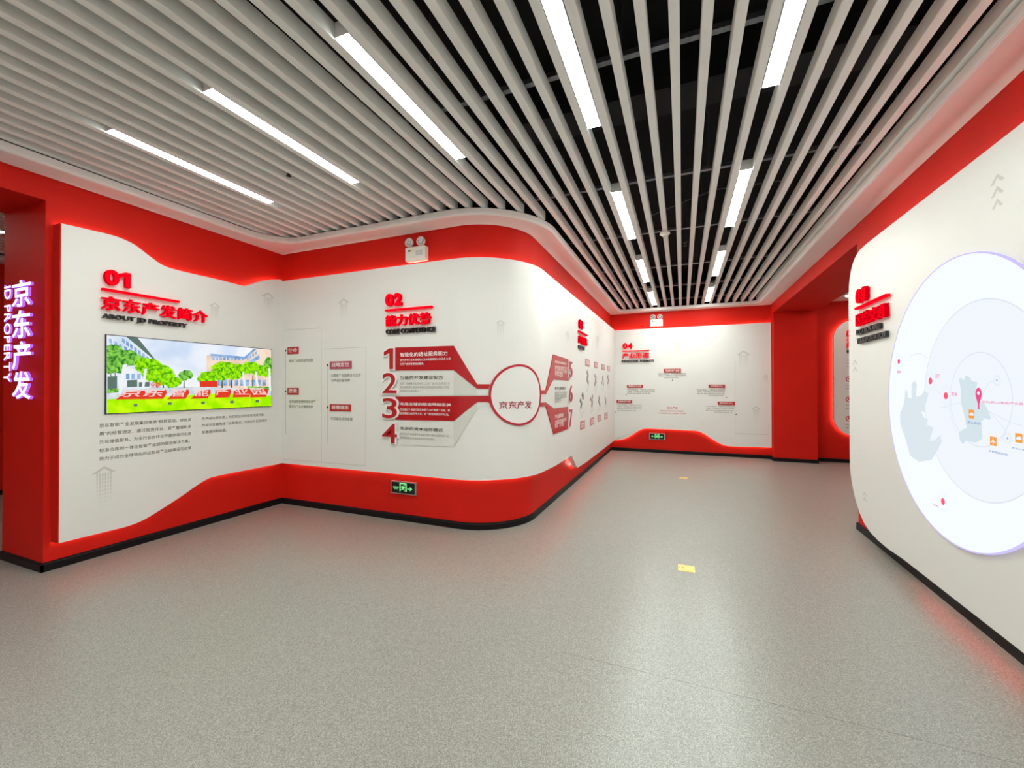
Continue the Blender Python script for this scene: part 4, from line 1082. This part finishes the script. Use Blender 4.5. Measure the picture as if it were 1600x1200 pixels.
# ------------------------------------------------------------------ twin-head emergency lamps
def emergency(surf, a, b, heads, r, label):
    s0, z0, s1, z1 = pxbox(surf, a, b, 0.055)
    o = root('emergency_lamp', surf.at((s0 + s1) / 2, z0, 0), label, 'lamp')
    v, f = prism(surf, rrect(s0, z0, s1, z1, 0.008, 3), 0.0, 0.055); link('battery_box', v, f, PLASTIC, o)
    w, h = s1 - s0, z1 - z0
    v, f = flat(surf, rect(s0 + w * .52, z0 + h * .35, s0 + w * .86, z0 + h * .72), 0.0556); link('rating_label', v, f, PRINT_LIGHT, o)
    v, f = flat(surf, rect(s0 + w * .14, z0 + h * .68, s0 + w * .26, z0 + h * .80), 0.0556); link('indicator', v, f, SPRINK, o)
    v, f = flat(surf, rect(s0 + w * .28, z0 + h * .68, s0 + w * .38, z0 + h * .80), 0.0556); link('indicator', v, f, BRASS, o)
    for (u, vv) in heads:
        s, z = surf.hit(u, vv, 0.05)
        v, f = prism(surf, rect(s - 0.010, z1 - 0.002, s + 0.010, z - r * 0.7), 0.015, 0.035); link('neck', v, f, PLASTIC, o)
        V, Fc = [], []; n = 28
        prof = [(0.55, 0.005), (0.9, 0.02), (1.0, 0.04), (1.0, 0.052), (0.86, 0.054), (0.84, 0.046)]
        for rr, off in prof:
            for i in range(n): V.append(surf.at(s + r * rr * math.cos(6.2832 * i / n), z + r * rr * math.sin(6.2832 * i / n), off))
        for k in range(len(prof) - 1):
            for i in range(n): Fc.append((k * n + i, k * n + (i + 1) % n, (k + 1) * n + (i + 1) % n, (k + 1) * n + i))
        Fc.append(tuple(reversed(range(n))))
        hd = link('lamp_head', V, Fc, PLASTIC, o, smooth=False)
        V, Fc = [], []
        prof = [(0.84, 0.047), (0.5, 0.036), (0.2, 0.028), (0.12, 0.045), (0.02, 0.046)]
        for rr, off in prof:
            for i in range(n): V.append(surf.at(s + r * rr * math.cos(6.2832 * i / n), z + r * rr * math.sin(6.2832 * i / n), off))
        for k in range(len(prof) - 1):
            for i in range(n): Fc.append((k * n + i, k * n + (i + 1) % n, (k + 1) * n + (i + 1) % n, (k + 1) * n + i))
        link('reflector', V, Fc, CHROME, hd)
emergency(WALL_M, (633.5, 387.6), (664.5, 405), ((638.6, 378.9), (656.8, 376.6)), 0.047, 'white twin-head emergency lamp on the red band above title 02')
emergency(WALL_F, (1016, 499.6), (1035.5, 509), ((1020.2, 495.2), (1031.3, 495)), 0.055, 'small white twin-head emergency lamp on the red band of the end wall')

# ------------------------------------------------------------------ floor sockets
def ground(u, v):
    d = ray(u, v); t = -EYE / d.z; return Vector((d.x * t, d.y * t, 0))
def socket(u, v, label):
    c = ground(u, v)
    o = root('floor_socket', c, label, 'floor socket')
    w, l = 0.060, 0.060
    vv, ff = move(box(-w, w, -l, l, 0.0, 0.003), c); link('cover_plate', vv, ff, BRASS, o)
    vv, ff = move(box(-w * 0.70, w * 0.70, -l * 0.70, l * 0.70, 0.003, 0.0048), c); lid = link('lid', vv, ff, BRASS, o)
    vv, ff = move(box(-w * 0.55, -w * 0.35, -0.012, 0.012, 0.0048, 0.0058), c); link('latch', vv, ff, BRASS_DARK, lid)
    for sx in (-1, 1):
        g = lathe([(0.005, 0.0), (0.005, 0.001), (0.003, 0.0015)], 10); vv, ff = move(g, c + Vector((sx * w * 0.85, 0, 0.003))); link('screw', vv, ff, BRASS_DARK, o)
socket(1072.5, 888.5, 'square brass floor socket cover, the nearer one on the grey floor')
socket(1068.5, 747.3, 'square brass floor socket cover, the far one toward the end wall')

# ------------------------------------------------------------------ ceiling bits
def ceil_pt(u, v, z):
    d = ray(u, v); t = (z - EYE) / d.z; return Vector((d.x * t, d.y * t, z))
c = ceil_pt(1037, 366.5, ZS - 0.02); c.x = -0.45 + 0.14 * round((c.x + 0.45) / 0.14)
o = root('smoke_detector', (c.x, c.y, ZS), 'round cream smoke detector under a corridor slat', 'smoke detector')
v, f = lathe([(0.040, 0.0), (0.052, -0.004), (0.054, -0.018), (0.046, -0.026)], 28); v, f = move((v, [tuple(reversed(q)) for q in f]), Vector((c.x, c.y, ZS))); link('base', v, f, PLASTIC, o)
v, f = lathe([(0.034, -0.026), (0.034, -0.032), (0.026, -0.042), (0.010, -0.044)], 24); v, f = move((v, [tuple(reversed(q)) for q in f]), Vector((c.x, c.y, ZS))); link('sensing_chamber', v, f, PLASTIC, o)
def sprinkler(x, y, z, label, m):
    o = root('sprinkler', (x, y, z), label, 'sprinkler')
    v, f = lathe([(0.012, 0.04), (0.012, 0.60 if z < 3.2 else 0.4)], 12); v, f = move((v, f), (x, y, z)); link('drop_pipe', v, f, m, o)
    v, f = lathe([(0.020, 0.040), (0.024, 0.046), (0.024, 0.062), (0.018, 0.066)], 12); v, f = move((v, f), (x, y, z)); link('fitting', v, f, m, o)
    v, f = join(box(-0.013, -0.010, -0.003, 0.003, 0.006, 0.040), box(0.010, 0.013, -0.003, 0.003, 0.006, 0.040), box(-0.003, 0.003, -0.003, 0.003, 0.003, 0.040)); v, f = move((v, f), (x, y, z)); link('frame_arms', v, f, m, o)
    v, f = lathe([(0.019, 0.0), (0.020, 0.003), (0.006, 0.006)], 16); v, f = move((v, f), (x, y, z)); link('deflector', v, f, m, o)
c = ceil_pt(461, 271, ZS + 0.015)
gx = -0.52 + 0.14 * round((c.x + 0.52) / 0.14)
sprinkler(gx, c.y, ZS + 0.005, 'dark sprinkler head hanging between slats near the slanting lamps', SPRINK)
c = ceil_pt(1070, 384.5, ZS + 0.12)
gx = -0.52 + 0.14 * round((c.x + 0.52) / 0.14)
sprinkler(gx, c.y, ZS + 0.12, 'small grey sprinkler up in the dark gap behind the smoke detector', RAIL)
c = ceil_pt(1320, 462, 2.96)
o = root('round_ceiling_lamp', (2.78, 8.75, 3.0), 'round white ceiling lamp of the side room, mostly hidden', 'lamp')
v, f = lathe([(0.20, -0.045), (0.215, -0.04), (0.22, 0.0)], 32); v, f = move((v, f), (2.78, 8.75, 3.0)); link('casing', v, f, HOUSING, o)
v, f = lathe([(0.10, -0.062), (0.17, -0.056), (0.198, -0.045)], 32); v, f = move((v, f), (2.78, 8.75, 3.0)); link('diffuser', v, f, emis('round_lamp_glow', (1, 0.95, 0.85), 12), o)
o = root('round_ceiling_lamp', (4.4, 7.0, 3.0), 'unseen round ceiling lamp added to brighten the side room', 'lamp')  # extra lamp out of view, added to brighten the side room
v, f = lathe([(0.20, -0.045), (0.215, -0.04), (0.22, 0.0)], 32); v, f = move((v, f), (4.4, 7.0, 3.0)); link('casing', v, f, HOUSING, o)
v, f = lathe([(0.10, -0.062), (0.17, -0.056), (0.198, -0.045)], 32); v, f = move((v, f), (4.4, 7.0, 3.0)); link('diffuser', v, f, emis('added_lamp_glow', (1, 0.95, 0.85), 60), o)
